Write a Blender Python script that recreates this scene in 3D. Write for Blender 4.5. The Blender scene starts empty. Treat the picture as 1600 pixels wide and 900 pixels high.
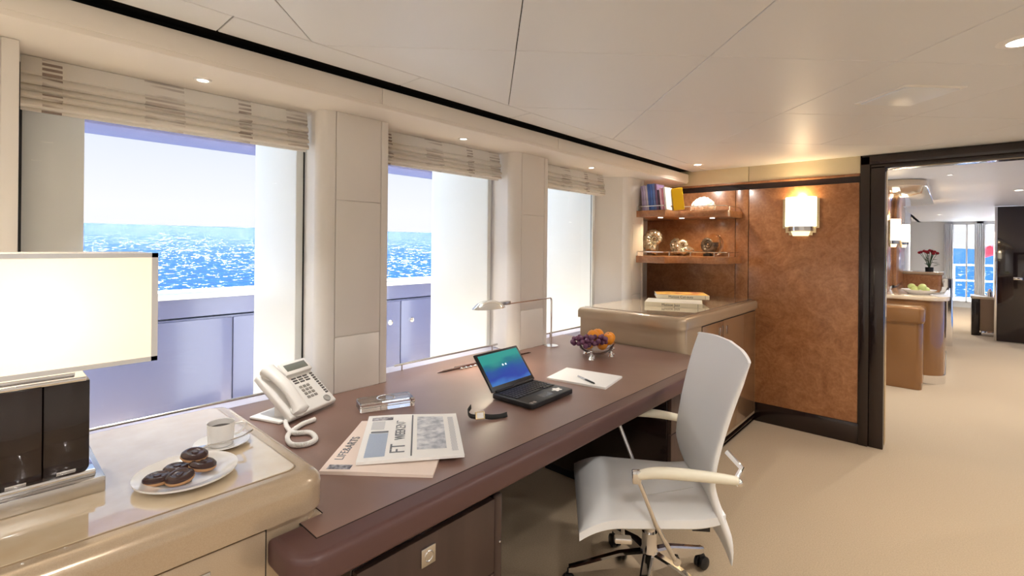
import bpy, bmesh, math, random
from mathutils import Vector, Matrix
random.seed(7)
scn = bpy.context.scene
COL = scn.collection
R = math.radians

# ------------------------------------------------------------------ camera
YAW, ROLL, FPX, CYP = R(-42.2985), R(0.5623), 753.249, 381.832
CAM = Vector((2.1181, 0.0, 1.42))
fwd = Vector((math.sin(YAW), math.cos(YAW), 0)); rgt = Vector((math.cos(YAW), -math.sin(YAW), 0)); upv = Vector((0, 0, 1))
r3 = rgt * math.cos(ROLL) + upv * math.sin(ROLL); u3 = upv * math.cos(ROLL) - rgt * math.sin(ROLL)
cd = bpy.data.cameras.new('camera'); cam = bpy.data.objects.new('camera', cd); COL.objects.link(cam)
cd.sensor_width = 36; cd.lens = FPX / 1600 * 36; cd.shift_y = -(450 - CYP) / 1600; cd.clip_start = .05; cd.clip_end = 9000
m = Matrix.Identity(4)
for i in range(3):
    m[i][0], m[i][1], m[i][2], m[i][3] = r3[i], u3[i], -fwd[i], CAM[i]
cam.matrix_world = m
scn.camera = cam

# ------------------------------------------------------------------ view, world, sun
vs = scn.view_settings
vs.view_transform = 'Standard'; vs.look = 'None'; vs.gamma = 1; vs.use_curve_mapping = False; vs.exposure = 0.47
SKY_STRENGTH = .78
SUN_STRENGTH = 44.0
DOWNLIGHT_W = 6.8
w = bpy.data.worlds.new('sky'); scn.world = w; w.use_nodes = True
nt = w.node_tree; nt.nodes.clear()
wo = nt.nodes.new('ShaderNodeOutputWorld'); bg = nt.nodes.new('ShaderNodeBackground')
tc = nt.nodes.new('ShaderNodeTexCoord'); sx = nt.nodes.new('ShaderNodeSeparateXYZ'); rp = nt.nodes.new('ShaderNodeValToRGB')
nt.links.new(tc.outputs['Generated'], sx.inputs[0]); nt.links.new(sx.outputs['Z'], rp.inputs[0])
nt.links.new(rp.outputs[0], bg.inputs[0]); nt.links.new(bg.outputs[0], wo.inputs[0]); bg.inputs[1].default_value = SKY_STRENGTH
els = rp.color_ramp.elements
els[0].position = 0.0; els[0].color = (.90, .92, .97, 1)
els[1].position = 1.0; els[1].color = (.28, .47, .85, 1)
for p, c in ((.06, (.93, .94, .99, 1)), (.22, (.72, .79, .97, 1)), (.5, (.5, .66, .95, 1))):
    e = els.new(p); e.color = c
sd = bpy.data.lights.new('sun', 'SUN'); sun = bpy.data.objects.new('sun', sd); COL.objects.link(sun)
sd.energy = SUN_STRENGTH; sd.angle = R(.6); sd.color = (.96, .98, 1)
az = Vector((-1.1446, .3105, 0)).normalized(); SUN_EL = R(69)
to_sun = az * math.cos(SUN_EL) + upv * math.sin(SUN_EL)
sun.rotation_euler = to_sun.to_track_quat('Z', 'Y').to_euler(); sun.location = (-6, 3, 9)

# ------------------------------------------------------------------ helpers
def lin(r, g, b):
    f = lambda v: (v / 255) / 12.92 if v <= 10.3 else (((v / 255) + .055) / 1.055) ** 2.4
    return (f(r), f(g), f(b), 1)

def tag(o, label=None, cat=None, group=None, kind=None):
    if label: o['label'] = label
    if cat: o['category'] = cat
    if group: o['group'] = group
    if kind: o['kind'] = kind
    return o

def mat(name, col, rough=.5, metal=0, spec=.5, coat=0, emit=None, es=0, bump=None, vary=None, alpha=None, trans=0, ior=1.45, sheen=0):
    """bump=(scale,strength,distance) noise relief; vary=(scale, colour2, detail, stretch) procedural mottling"""
    mt = bpy.data.materials.new(name); mt.use_nodes = True
    t = mt.node_tree; b = t.nodes['Principled BSDF']
    if len(col) == 3: col = (*col, 1)
    b.inputs['Base Color'].default_value = col
    b.inputs['Roughness'].default_value = rough; b.inputs['Metallic'].default_value = metal
    b.inputs['Specular IOR Level'].default_value = spec; b.inputs['Coat Weight'].default_value = coat
    b.inputs['Coat Roughness'].default_value = .03
    b.inputs['Transmission Weight'].default_value = trans; b.inputs['IOR'].default_value = ior
    if sheen: b.inputs['Sheen Weight'].default_value = sheen
    if emit: b.inputs['Emission Color'].default_value = (*emit[:3], 1); b.inputs['Emission Strength'].default_value = es
    tcn = t.nodes.new('ShaderNodeTexCoord')
    if vary:
        sc_, c2, det, st = vary
        mp = t.nodes.new('ShaderNodeMapping'); mp.inputs['Scale'].default_value = st
        n = t.nodes.new('ShaderNodeTexNoise'); n.inputs['Scale'].default_value = sc_; n.inputs['Detail'].default_value = det
        mx = t.nodes.new('ShaderNodeMix'); mx.data_type = 'RGBA'
        rr = t.nodes.new('ShaderNodeMapRange'); rr.inputs[1].default_value = .3; rr.inputs[2].default_value = .7
        t.links.new(tcn.outputs['Object'], mp.inputs[0]); t.links.new(mp.outputs[0], n.inputs['Vector'])
        t.links.new(n.outputs['Fac'], rr.inputs[0]); t.links.new(rr.outputs[0], mx.inputs['Factor'])
        mx.inputs['A'].default_value = col; mx.inputs['B'].default_value = (*c2[:3], 1)
        t.links.new(mx.outputs['Result'], b.inputs['Base Color'])
    if bump:
        n2 = t.nodes.new('ShaderNodeTexNoise'); n2.inputs['Scale'].default_value = bump[0]; n2.inputs['Detail'].default_value = 3
        bp = t.nodes.new('ShaderNodeBump'); bp.inputs['Strength'].default_value = bump[1]; bp.inputs['Distance'].default_value = bump[2]
        t.links.new(tcn.outputs['Object'], n2.inputs['Vector']); t.links.new(n2.outputs['Fac'], bp.inputs['Height'])
        t.links.new(bp.outputs[0], b.inputs['Normal'])
    return mt

M = {}
M['ceiling'] = mat('ceiling_panel_paint', lin(232, 233, 234), .45, bump=(60, .03, .002))
M['ceiling_void'] = mat('ceiling_void_black', (.006, .005, .005), .9)
M['cream'] = mat('cream_leather_panel', lin(236, 231, 225), .5, bump=(300, .08, .001))
M['soffit'] = mat('cream_soffit_paint', lin(236, 229, 219), .45)
M['frieze'] = mat('frieze_cream_gloss', lin(226, 212, 178), .3)
M['carpet'] = mat('carpet_beige', lin(194, 171, 140), .95, spec=.1, bump=(420, .5, .004), vary=(160, lin(178, 156, 126), 2, (1, 1, 1)), sheen=.3)
M['white_wall'] = mat('white_wall_paint', lin(232, 232, 230), .5)
M['lacquer'] = mat('champagne_lacquer', lin(192, 172, 146), .22, metal=.25, coat=.6, vary=(500, lin(182, 160, 134), 2, (1, 1, 1)))
M['stone'] = mat('polished_cream_stone', lin(226, 208, 180), .06, spec=.8, coat=1, vary=(9, lin(212, 188, 154), 6, (1, 1, 1)))
M['stone'].node_tree.nodes['Principled BSDF'].inputs['Coat IOR'].default_value = 2.1
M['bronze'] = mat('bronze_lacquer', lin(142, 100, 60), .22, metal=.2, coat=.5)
M['shaded_door'] = mat('shaded_lacquer_door', lin(154, 120, 90), .22, metal=.2, coat=.5)  # the champagne lacquer again, browned to hold the shade of the right face
M['leather'] = mat('brown_desk_leather', lin(132, 101, 90), .34, spec=1.0, bump=(380, .10, .001), vary=(5, lin(122, 92, 81), 3, (1, 1, 1)))
M['leather_edge'] = mat('brown_edge_leather', lin(90, 63, 60), .42, spec=.5, bump=(380, .15, .001))
M['seam'] = mat('dark_seam', (.012, .008, .007), .8)
M['wenge'] = mat('wenge_veneer', lin(40, 24, 22), .22, coat=.5, vary=(14, lin(24, 13, 13), 5, (1, 1, .08)))
M['wenge_door'] = mat('dark_gloss_wenge', lin(38, 22, 26), .1, coat=1, vary=(9, lin(24, 12, 16), 4, (1, 1, .1)))
M['drawer'] = mat('dark_brown_drawer', lin(78, 60, 54), .35, vary=(14, lin(64, 48, 43), 5, (1, 1, .07)))
M['chrome'] = mat('polished_chrome', (.82, .82, .84), .07, metal=1)
M['satin'] = mat('satin_steel', (.62, .6, .58), .25, metal=1)
M['gold'] = mat('pale_gold', (.83, .68, .42), .2, metal=1)
M['black'] = mat('black_plastic', (.012, .012, .014), .35)
M['black_soft'] = mat('black_rubber', (.01, .01, .01), .6)
M['white_plastic'] = mat('white_plastic', lin(242, 240, 236), .35)
M['white_leather'] = mat('white_leather', lin(246, 246, 246), .42, bump=(260, .1, .001))
M['cream_arm'] = mat('cream_leather_arm', lin(236, 228, 206), .42)
M['china'] = mat('white_china', lin(240, 238, 236), .12, coat=.6)
M['glass'] = mat('clear_crystal', (1, 1, 1), .0, trans=1, ior=1.5)
M['paper'] = mat('white_paper', lin(248, 247, 245), .8)
M['salmon'] = mat('salmon_newsprint', lin(242, 224, 212), .85)
M['bulwark'] = mat('lilac_painted_steel', lin(92, 95, 124), .28, coat=.3)
M['ext_white'] = mat('white_superstructure', lin(238, 240, 236), .4)
M['deck'] = mat('pale_deck', lin(226, 226, 228), .7)
M['overhang'] = mat('overhang_lilac', lin(88, 85, 112), .5)
M['ink'] = mat('newsprint_ink', lin(120, 124, 132), .9)
M['ink_dark'] = mat('spine_print', lin(44, 40, 48), .8)
M['lamp_glow'] = mat('lamp_lens_glow', (1, 1, 1), .4, emit=(1, .93, .8), es=9)

def burl():
    mt = bpy.data.materials.new('burl_veneer'); mt.use_nodes = True; t = mt.node_tree; b = t.nodes['Principled BSDF']
    N = t.nodes.new; L = t.links.new
    tcn = N('ShaderNodeTexCoord')
    n1 = N('ShaderNodeTexNoise'); n1.inputs['Scale'].default_value = 7; n1.inputs['Detail'].default_value = 9; n1.inputs['Roughness'].default_value = .72; n1.inputs['Distortion'].default_value = 1.2
    n2 = N('ShaderNodeTexVoronoi'); n2.inputs['Scale'].default_value = 46
    n3 = N('ShaderNodeTexNoise'); n3.inputs['Scale'].default_value = 60; n3.inputs['Detail'].default_value = 4
    L(tcn.outputs['Object'], n1.inputs['Vector']); L(tcn.outputs['Object'], n3.inputs['Vector'])
    ad = N('ShaderNodeVectorMath'); ad.operation = 'MULTIPLY_ADD'; ad.inputs[1].default_value = (.12, .12, .12)
    L(n1.outputs['Color'], ad.inputs[0]); L(tcn.outputs['Object'], ad.inputs[2]); L(ad.outputs[0], n2.inputs['Vector'])
    m1 = N('ShaderNodeMath'); m1.operation = 'MULTIPLY_ADD'; m1.inputs[1].default_value = .22
    L(n2.outputs['Distance'], m1.inputs[0]); L(n1.outputs['Fac'], m1.inputs[2])
    m2 = N('ShaderNodeMath'); m2.operation = 'MULTIPLY_ADD'; m2.inputs[1].default_value = .18
    L(n3.outputs['Fac'], m2.inputs[0]); L(m1.outputs[0], m2.inputs[2])
    r = N('ShaderNodeValToRGB'); L(m2.outputs[0], r.inputs[0])
    r.color_ramp.elements[0].position = .42; r.color_ramp.elements[0].color = lin(128, 82, 50)
    r.color_ramp.elements[1].position = .92; r.color_ramp.elements[1].color = lin(182, 130, 88)
    e = r.color_ramp.elements.new(.66); e.color = lin(156, 104, 66)
    L(r.outputs[0], b.inputs['Base Color']); b.inputs['Roughness'].default_value = .28; b.inputs['Coat Weight'].default_value = .35
    b.inputs['Coat Roughness'].default_value = .12
    return mt
M['burl'] = burl()

def blind_mat():
    mt = bpy.data.materials.new('striped_blind_fabric'); mt.use_nodes = True; t = mt.node_tree; b = t.nodes['Principled BSDF']
    N = t.nodes.new; L = t.links.new
    tcn = N('ShaderNodeTexCoord'); s = N('ShaderNodeSeparateXYZ'); L(tcn.outputs['Object'], s.inputs[0])
    r = N('ShaderNodeValToRGB'); r.color_ramp.interpolation = 'CONSTANT'
    mr = N('ShaderNodeMapRange'); mr.inputs[1].default_value = 0; mr.inputs[2].default_value = .9
    L(s.outputs['Y'], mr.inputs[0]); L(mr.outputs[0], r.inputs[0])
    E_ = r.color_ramp.elements; E_[0].position = 0; E_[0].color = (0, 0, 0, 1); E_[1].position = .99; E_[1].color = (0, 0, 0, 1)
    for p, v in ((.05, .9), (.10, 0), (.33, .45), (.46, 0), (.66, .75), (.71, 0), (.86, .5), (.96, 0)):
        e = E_.new(p); e.color = (v, v, v, 1)
    wv = N('ShaderNodeMath'); wv.operation = 'MULTIPLY'; wv.inputs[1].default_value = 62; L(s.outputs['Z'], wv.inputs[0])
    fr = N('ShaderNodeMath'); fr.operation = 'FRACT'; L(wv.outputs[0], fr.inputs[0])
    gt = N('ShaderNodeMath'); gt.operation = 'GREATER_THAN'; gt.inputs[1].default_value = .45; L(fr.outputs[0], gt.inputs[0])
    mu = N('ShaderNodeMath'); mu.operation = 'MULTIPLY'; L(gt.outputs[0], mu.inputs[0]); L(r.outputs[0], mu.inputs[1])
    nz = N('ShaderNodeTexNoise'); nz.inputs['Scale'].default_value = 1; nmp = N('ShaderNodeMapping'); nmp.inputs['Scale'].default_value = (0, 5, 34); L(tcn.outputs['Object'], nmp.inputs[0]); L(nmp.outputs[0], nz.inputs['Vector'])
    nr = N('ShaderNodeMapRange'); nr.inputs[1].default_value = .42; nr.inputs[2].default_value = .56; L(nz.outputs['Fac'], nr.inputs[0])
    mu2 = N('ShaderNodeMath'); mu2.operation = 'MULTIPLY'; L(mu.outputs[0], mu2.inputs[0]); L(nr.outputs[0], mu2.inputs[1]); mu = mu2
    mx = N('ShaderNodeMix'); mx.data_type = 'RGBA'; L(mu.outputs[0], mx.inputs['Factor'])
    mx.inputs['A'].default_value = lin(244, 238, 228); mx.inputs['B'].default_value = lin(160, 140, 128)
    L(mx.outputs['Result'], b.inputs['Base Color']); b.inputs['Roughness'].default_value = .9
    # cloth lets daylight through
    tr = N('ShaderNodeBsdfTranslucent'); L(mx.outputs['Result'], tr.inputs[0]); ms = N('ShaderNodeMixShader'); ms.inputs[0].default_value = .5
    o = t.nodes['Material Output']; L(b.outputs[0], ms.inputs[1]); L(tr.outputs[0], ms.inputs[2]); L(ms.outputs[0], o.inputs[0])
    return mt
M['blind'] = blind_mat()

def pane_mat(name, tint=(1, 1, 1, 1), base=.03):
    mt = bpy.data.materials.new(name); mt.use_nodes = True; t = mt.node_tree; t.nodes.clear()
    N = t.nodes.new; L = t.links.new
    o = N('ShaderNodeOutputMaterial'); ms = N('ShaderNodeMixShader'); tr = N('ShaderNodeBsdfTransparent'); g = N('ShaderNodeBsdfGlossy')
    fr = N('ShaderNodeFresnel'); fr.inputs[0].default_value = 1.25; g.inputs['Roughness'].default_value = 0; tr.inputs[0].default_value = tint
    ge = N('ShaderNodeNewGeometry'); iv = N('ShaderNodeMath'); iv.operation = 'SUBTRACT'; iv.inputs[0].default_value = 1; L(ge.outputs['Backfacing'], iv.inputs[1])
    mu = N('ShaderNodeMath'); mu.operation = 'MULTIPLY'; L(fr.outputs[0], mu.inputs[0]); L(iv.outputs[0], mu.inputs[1])
    L(mu.outputs[0], ms.inputs[0]); L(tr.outputs[0], ms.inputs[1]); L(g.outputs[0], ms.inputs[2]); L(ms.outputs[0], o.inputs[0])
    return mt
M['pane'] = pane_mat('window_glass')

def sea_mat():
    mt = bpy.data.materials.new('sea_water'); mt.use_nodes = True; t = mt.node_tree; b = t.nodes['Principled BSDF']
    N = t.nodes.new; L = t.links.new
    tcn = N('ShaderNodeTexCoord')
    def noise(sc, det):
        n = N('ShaderNodeTexNoise'); n.inputs['Scale'].default_value = sc; n.inputs['Detail'].default_value = det; n.inputs['Roughness'].default_value = .6
        L(tcn.outputs['Object'], n.inputs['Vector']); return n
    n1 = noise(.8, 3); n2 = noise(.09, 3)
    ge = N('ShaderNodeNewGeometry')
    prev = ge.outputs['Normal']
    for n, k in ((n1, 4.6), (n2, 1.2)):                                  # wave slopes from two sizes of chop
        sb_ = N('ShaderNodeVectorMath'); sb_.operation = 'SUBTRACT'; sb_.inputs[1].default_value = (.5, .5, .5); L(n.outputs['Color'], sb_.inputs[0])
        ml = N('ShaderNodeVectorMath'); ml.operation = 'MULTIPLY'; ml.inputs[1].default_value = (k, k, 0); L(sb_.outputs[0], ml.inputs[0])
        ad = N('ShaderNodeVectorMath'); ad.operation = 'ADD'; L(prev, ad.inputs[0]); L(ml.outputs[0], ad.inputs[1]); prev = ad.outputs[0]
    nm = N('ShaderNodeVectorMath'); nm.operation = 'NORMALIZE'; L(prev, nm.inputs[0])
    r = N('ShaderNodeValToRGB'); L(n1.outputs['Fac'], r.inputs[0])
    r.color_ramp.elements[0].position = .35; r.color_ramp.elements[0].color = (.001, .013, .047, 1)
    r.color_ramp.elements[1].position = .68; r.color_ramp.elements[1].color = (.004, .028, .074, 1)
    L(r.outputs[0], b.inputs['Base Color']); L(nm.outputs[0], b.inputs['Normal'])
    df = N('ShaderNodeBsdfDiffuse'); gl = N('ShaderNodeBsdfGlossy'); gl.inputs['Roughness'].default_value = .22; mxs = N('ShaderNodeMixShader'); mxs.inputs[0].default_value = .062
    L(r.outputs[0], df.inputs[0]); L(nm.outputs[0], gl.inputs['Normal']); L(df.outputs[0], mxs.inputs[1]); L(gl.outputs[0], mxs.inputs[2]); L(mxs.outputs[0], t.nodes['Material Output'].inputs[0])
    return mt
M['sea'] = sea_mat()

class MB:
    """collects shapes in one bmesh and links them as ONE mesh object"""
    def __init__(self): self.bm = bmesh.new()
    def box(self, lo, hi, bev=0, seg=2, rot=None):
        t = bmesh.new(); bmesh.ops.create_cube(t, size=1)
        c = [(lo[i] + hi[i]) / 2 for i in range(3)]; s = [abs(hi[i] - lo[i]) for i in range(3)]
        bmesh.ops.scale(t, vec=s, verts=t.verts)
        if bev: bmesh.ops.bevel(t, geom=t.edges[:], offset=min(bev, min(s) * .49), segments=seg, affect='EDGES', profile=.5)
        if rot is not None: bmesh.ops.transform(t, matrix=rot, verts=t.verts)
        bmesh.ops.translate(t, vec=c, verts=t.verts); self._merge(t); return self
    def _merge(self, t, mtx=None):
        if mtx is not None: bmesh.ops.transform(t, matrix=mtx, verts=t.verts)
        me = bpy.data.meshes.new('tmp'); t.to_mesh(me); t.free(); self.bm.from_mesh(me); bpy.data.meshes.remove(me)
    def prism(self, poly, z0, z1, bev=0, seg=3, vertical=True, bevel_bottom=True):
        """polygon in XY extruded from z0 to z1; bev rounds the top (and bottom) rim"""
        t = bmesh.new(); vs_ = [t.verts.new((x, y, z0)) for x, y in poly]; f = t.faces.new(vs_)
        r = bmesh.ops.extrude_face_region(t, geom=[f]); nv = [v for v in r['geom'] if isinstance(v, bmesh.types.BMVert)]
        bmesh.ops.translate(t, vec=(0, 0, z1 - z0), verts=nv)
        bmesh.ops.recalc_face_normals(t, faces=t.faces[:])
        if bev:
            ed = [e for e in t.edges if all(abs(v.co.z - z1) < 1e-6 for v in e.verts) or (bevel_bottom and all(abs(v.co.z - z0) < 1e-6 for v in e.verts))]
            bmesh.ops.bevel(t, geom=ed, offset=bev, segments=seg, affect='EDGES', profile=.5)
        self._merge(t); return self
    def lathe(self, prof, n=32, c=(0, 0, 0), arc=None, mtx=None, close=False):
        t = bmesh.new(); rows = []
        a0, a1 = arc or (0, 2 * math.pi); cnt = n if arc is None else n + 1
        for k in range(cnt):
            a = a0 + (a1 - a0) * k / n
            rows.append([t.verts.new((r * math.cos(a) + c[0], r * math.sin(a) + c[1], z + c[2])) for r, z in prof])
        for k in range(n):
            A, B = rows[k], rows[(k + 1) % cnt]
            for i in range(len(prof) - 1):
                try: t.faces.new((A[i], B[i], B[i + 1], A[i + 1]))
                except ValueError: pass
        bmesh.ops.remove_doubles(t, verts=t.verts[:], dist=1e-6); bmesh.ops.recalc_face_normals(t, faces=t.faces[:])
        self._merge(t, mtx); return self
    def tube(self, pts, rad, n=10, caps=True):
        pts = [Vector(p) for p in pts]; rads = rad if isinstance(rad, (list, tuple)) else [rad] * len(pts)
        t = bmesh.new(); rings = []; prev = None
        for i, p in enumerate(pts):
            d = (pts[min(i + 1, len(pts) - 1)] - pts[max(i - 1, 0)]).normalized()
            if prev is None:
                a = Vector((0, 0, 1)) if abs(d.z) < .9 else Vector((1, 0, 0)); u = d.cross(a).normalized()
            else: u = (prev - d * prev.dot(d)).normalized()
            prev = u; v = d.cross(u)
            rings.append([t.verts.new(p + (u * math.cos(2 * math.pi * k / n) + v * math.sin(2 * math.pi * k / n)) * rads[i]) for k in range(n)])
        for i in range(len(rings) - 1):
            for k in range(n): t.faces.new((rings[i][k], rings[i][(k + 1) % n], rings[i + 1][(k + 1) % n], rings[i + 1][k]))
        if caps: t.faces.new(rings[0][::-1]); t.faces.new(rings[-1])
        bmesh.ops.recalc_face_normals(t, faces=t.faces[:]); self._merge(t); return self
    def sphere(self, c, r, sc=(1, 1, 1), u=16, v=10, rot=None):
        t = bmesh.new(); bmesh.ops.create_uvsphere(t, u_segments=u, v_segments=v, radius=r); bmesh.ops.scale(t, vec=sc, verts=t.verts)
        if rot is not None: bmesh.ops.transform(t, matrix=rot, verts=t.verts)
        bmesh.ops.translate(t, vec=c, verts=t.verts); self._merge(t); return self
    def grid(self, fn, nu, nv, closed_u=False):
        t = bmesh.new(); g = [[t.verts.new(fn(i / nu, j / nv)) for j in range(nv + 1)] for i in range(nu + (0 if closed_u else 1))]
        L = len(g)
        for i in range(nu):
            for j in range(nv): t.faces.new((g[i][j], g[(i + 1) % L][j], g[(i + 1) % L][j + 1], g[i][j + 1]))
        self._merge(t); return self
    def poly(self, pts):
        self.bm.faces.new([self.bm.verts.new(p) for p in pts]); return self
    def build(self, name, material, parent=None, smooth=35, loc=None, rotz=None, solid=0, world=False):
        me = bpy.data.meshes.new(name); bmesh.ops.recalc_face_normals(self.bm, faces=self.bm.faces[:]) if not solid else None
        self.bm.to_mesh(me); self.bm.free()
        if world:                       # shapes given in room coordinates, parent unrotated
            q_ = parent
            while q_ is not None: me.transform(Matrix.Translation(-q_.location)); q_ = q_.parent
        me.materials.append(M[material] if isinstance(material, str) else material)
        if smooth:
            me.shade_smooth(); me.set_sharp_from_angle(angle=R(smooth))
        o = bpy.data.objects.new(name, me); COL.objects.link(o)
        if parent: o.parent = parent
        if loc: o.location = loc
        if rotz: o.rotation_euler.z = rotz
        if solid:
            md = o.modifiers.new('solid', 'SOLIDIFY'); md.thickness = solid; md.offset = 0
        return o

def thing(name, label, cat, loc=(0, 0, 0), rotz=0, group=None):
    o = bpy.data.objects.new(name, None); o.empty_display_size = .05; COL.objects.link(o)
    o.location = loc; o.rotation_euler = (0, 0, rotz); return tag(o, label, cat, group)

def copy_tree(o, parent=None):
    c = o.copy(); COL.objects.link(c); c.parent = parent
    for ch in list(o.children): copy_tree(ch, c)
    return c

def struct(mb, name, material, smooth=35, parent=None):
    o = mb.build(name, material, parent, smooth)
    if parent is None: o['kind'] = 'structure'
    return o

def text_mesh(name, s, size, material, parent, mtx, extrude=.0003):
    cu = bpy.data.curves.new(name, 'FONT'); cu.body = s; cu.size = size; cu.extrude = extrude; cu.align_x = 'CENTER'; cu.align_y = 'CENTER'
    t = bpy.data.objects.new(name, cu); COL.objects.link(t); bpy.context.view_layer.update()
    me = bpy.data.meshes.new_from_object(t.evaluated_get(bpy.context.evaluated_depsgraph_get())); bpy.data.objects.remove(t); bpy.data.curves.remove(cu)
    me.materials.clear(); me.materials.append(M[material]); me.transform(mtx)
    o = bpy.data.objects.new(name, me); COL.objects.link(o); o.parent = parent; return o

def rrect(x0, y0, x1, y1, r, n=6, corners=(1, 1, 1, 1)):
    """rounded rectangle outline; corners: (x0y0, x1y0, x1y1, x0y1)"""
    out = []
    for (cx, cy, a, on, px, py) in ((x0 + r, y0 + r, 180, corners[0], x0, y0), (x1 - r, y0 + r, 270, corners[1], x1, y0), (x1 - r, y1 - r, 0, corners[2], x1, y1), (x0 + r, y1 - r, 90, corners[3], x0, y1)):
        if not on: out.append((px, py)); continue
        for k in range(n + 1): out.append((cx + r * math.cos(R(a + 90 * k / n)), cy + r * math.sin(R(a + 90 * k / n))))
    return out

def clip(poly, nx, ny, c):
    """keep the side nx*x+ny*y <= c"""
    out = []
    for i, p in enumerate(poly):
        q = poly[(i + 1) % len(poly)]; a = nx * p[0] + ny * p[1] - c; b = nx * q[0] + ny * q[1] - c
        if a <= 0: out.append(p)
        if (a < 0 < b) or (b < 0 < a):
            t = a / (a - b); out.append((p[0] + (q[0] - p[0]) * t, p[1] + (q[1] - p[1]) * t))
    return out

def area_lamp(name, loc, power, size, color, parent=None, spread=150, rot=(0, 0, 0)):
    l = bpy.data.lights.new(name, 'AREA'); l.shape = 'DISK'; l.size = size; l.energy = power; l.color = color; l.spread = R(spread)
    o = bpy.data.objects.new(name, l); COL.objects.link(o); o.location = loc; o.rotation_euler = rot
    if parent: o.parent = parent
    return o

# ------------------------------------------------------------------ main dimensions (metres)
ZC, YE, ZD = 2.083, 4.276, .776          # ceiling, end wall, desk top
XR, YB = 4.3, -1.9                        # right wall, back wall
PIL, PER = 1.005, 1.197                   # first pilaster face start and spacing
WARM = (1, .96, .91)

# ------------------------------------------------------------------ outside: sea, bulwark, overhang
sn = Vector((.02808, -.00191, .9996)).normalized()
o = struct(MB().poly([(-5000, -5000, 0), (5000, -5000, 0), (5000, 5000, 0), (-5000, 5000, 0)]), 'sea', 'sea', 0)
o.rotation_euler = sn.to_track_quat('Z', 'Y').to_euler(); o.location = CAM - sn * 7
o['label'] = 'sparkling blue sea beyond the windows'
BX = -1.25
b = thing('bulwark', 'lilac painted bulwark with locker doors outside the windows', 'bulwark', (BX, 3, 0))
MB().box((-.32, -6, -.6), (0, 6, .955), 0).build('body', 'bulwark', b)
MB().box((-.34, -6, 1.075), (.03, 6, 1.105), .012).build('cap_rail', 'ext_white', b)
MB().box((-.32, -6, .965), (0, 6, 1.075), 0).build('upper_band', 'bulwark', b)
yj = [-5.9, -4.9, -3.9, -2.92, -1.93, -.67, .32, 1.3, 2.5, 3.7, 4.9, 5.9]
for i in range(len(yj) - 1):
    d = MB().box((0, yj[i] + .004, .06), (.014, yj[i + 1] - .004, .945), .003).build('locker_door', 'bulwark', b)
for yk in (-2.43, -.78, -.57, 1.2, 1.4):
    MB().lathe([(0, .022), (.02, .02), (.026, .004), (.026, 0)], 16, mtx=Matrix.Translation((.014, yk, .78)) @ Matrix.Rotation(R(90), 4, 'Y')).build('knob', 'chrome' if yk > -2 else 'black', b)
struct(MB().box((-1.6, -6, -.6), (-.7, 22, 0)), 'floor_side_deck', 'deck')
struct(MB().box((-.82, -6, 2.12), (-.06, 12, 2.3)), 'trim_overhang', 'ext_white')  # unseen roof strip, its reach shaped to keep direct sun out of the room
struct(MB().box((-1.75, -6, 2.066), (-1.4, 12, 2.22), .01), 'trim_beam', 'overhang')

# ------------------------------------------------------------------ room shell
struct(MB().box((-.75, YB - .1, -.06), (XR + .1, 16.1, 0)), 'floor', 'carpet', 0)
wl = MB().box((-.06, YB, 0), (.10, YE + .12, .74))                                     # below the windows
wl.box((-.06, YB, 1.99), (.2, YE + .12, 2.3)).box((-.06, 3.70, .74), (-.02, YE + .12, 1.99)).box((-.06, YB, .74), (-.02, -1.3, 1.99))
wall_left = struct(wl, 'wall_left', 'cream')
def pilaster(y0, flat_y=None, face=.259, shift=0):
    """cream leather clad pilaster: flat return, round corner, flat face"""
    pts = [(-.05, y0 - .025 if flat_y is None else flat_y), (.13, y0 - .062)]
    for k in range(9):
        a = R(90 * k / 8); pts.append((.13 + .059 * math.sin(a), y0 - .062 + .062 * (1 - math.cos(a))))
    pts += [(.189, y0 + .02)]
    core = pts[:-1] + [(.183, y0 + .004), (.183, y0 + face - .003), (.178, y0 + face), (-.05, y0 + face)]
    p = MB().prism(core, .777, 1.9775).build('pilaster', 'cream', wall_left, 30)
    s1, s2 = y0 + .004, y0 + face - .036
    for (za, zb) in ((.777, 1.015), (1.018, 1.60), (1.603, 1.9775)):
        MB().box((.18, s1, za), (.189, s2 - .0025, zb), .002).build('panel', 'cream', p)
    MB().box((.18, s2, .777), (.189, y0 + face, 1.9775), .003).build('edge_strip', 'cream', p)
    return p
for k in (-2, -1, 0, 1):
    pilaster(PIL + PER * k)
pilaster(3.585, 3.375, .19)
# exterior pillars between the panes
for k in (-2, -1, 0, 1, 2):
    y0 = .98 + PER * k
    p = []
    for cx, cy, a in ((-.62, y0 + .08, 180), (-.62, y0 + .37, 90)):
        pp = [(cx + .08 * math.cos(R(a + 90 * (j / 6) * (1 if a == 180 else 1))), cy + .08 * math.sin(R(a + 90 * j / 6))) for j in range(7)]
        p += pp if a == 180 else pp
    poly = [(-.075, y0), (-.075, y0 + .45)] + [q for q in p[7:]] + [q for q in p[:7]]
    MB().prism(poly, -.05, 2.1).build('exterior_pillar', 'ext_white', wall_left, 40)
# windows
for n_, k in enumerate((-1, 0, 1)):
    ya, yb = PIL + PER * k + .262, PIL + PER * (k + 1) - .024
    fr = MB()
    fr.box((-.07, yb - .012, .6), (-.045, yb + .004, 1.98)).box((-.07, ya, .6), (-.045, ya + .012, 1.98)).box((-.07, ya, 1.94), (-.045, yb, 1.98)).box((-.07, ya, .58), (-.045, yb, .62))
    wf = struct(fr, 'window_%d' % (n_ + 1), 'black')
    MB().box((-.064, ya + .012, .62), (-.056, yb - .012, 1.94)).build('pane', 'pane', wf)
    MB().box((-.044, yb - .045, .777), (-.03, yb - .014, 1.95), .003).build('inner_frame', 'ext_white', wf)
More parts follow.
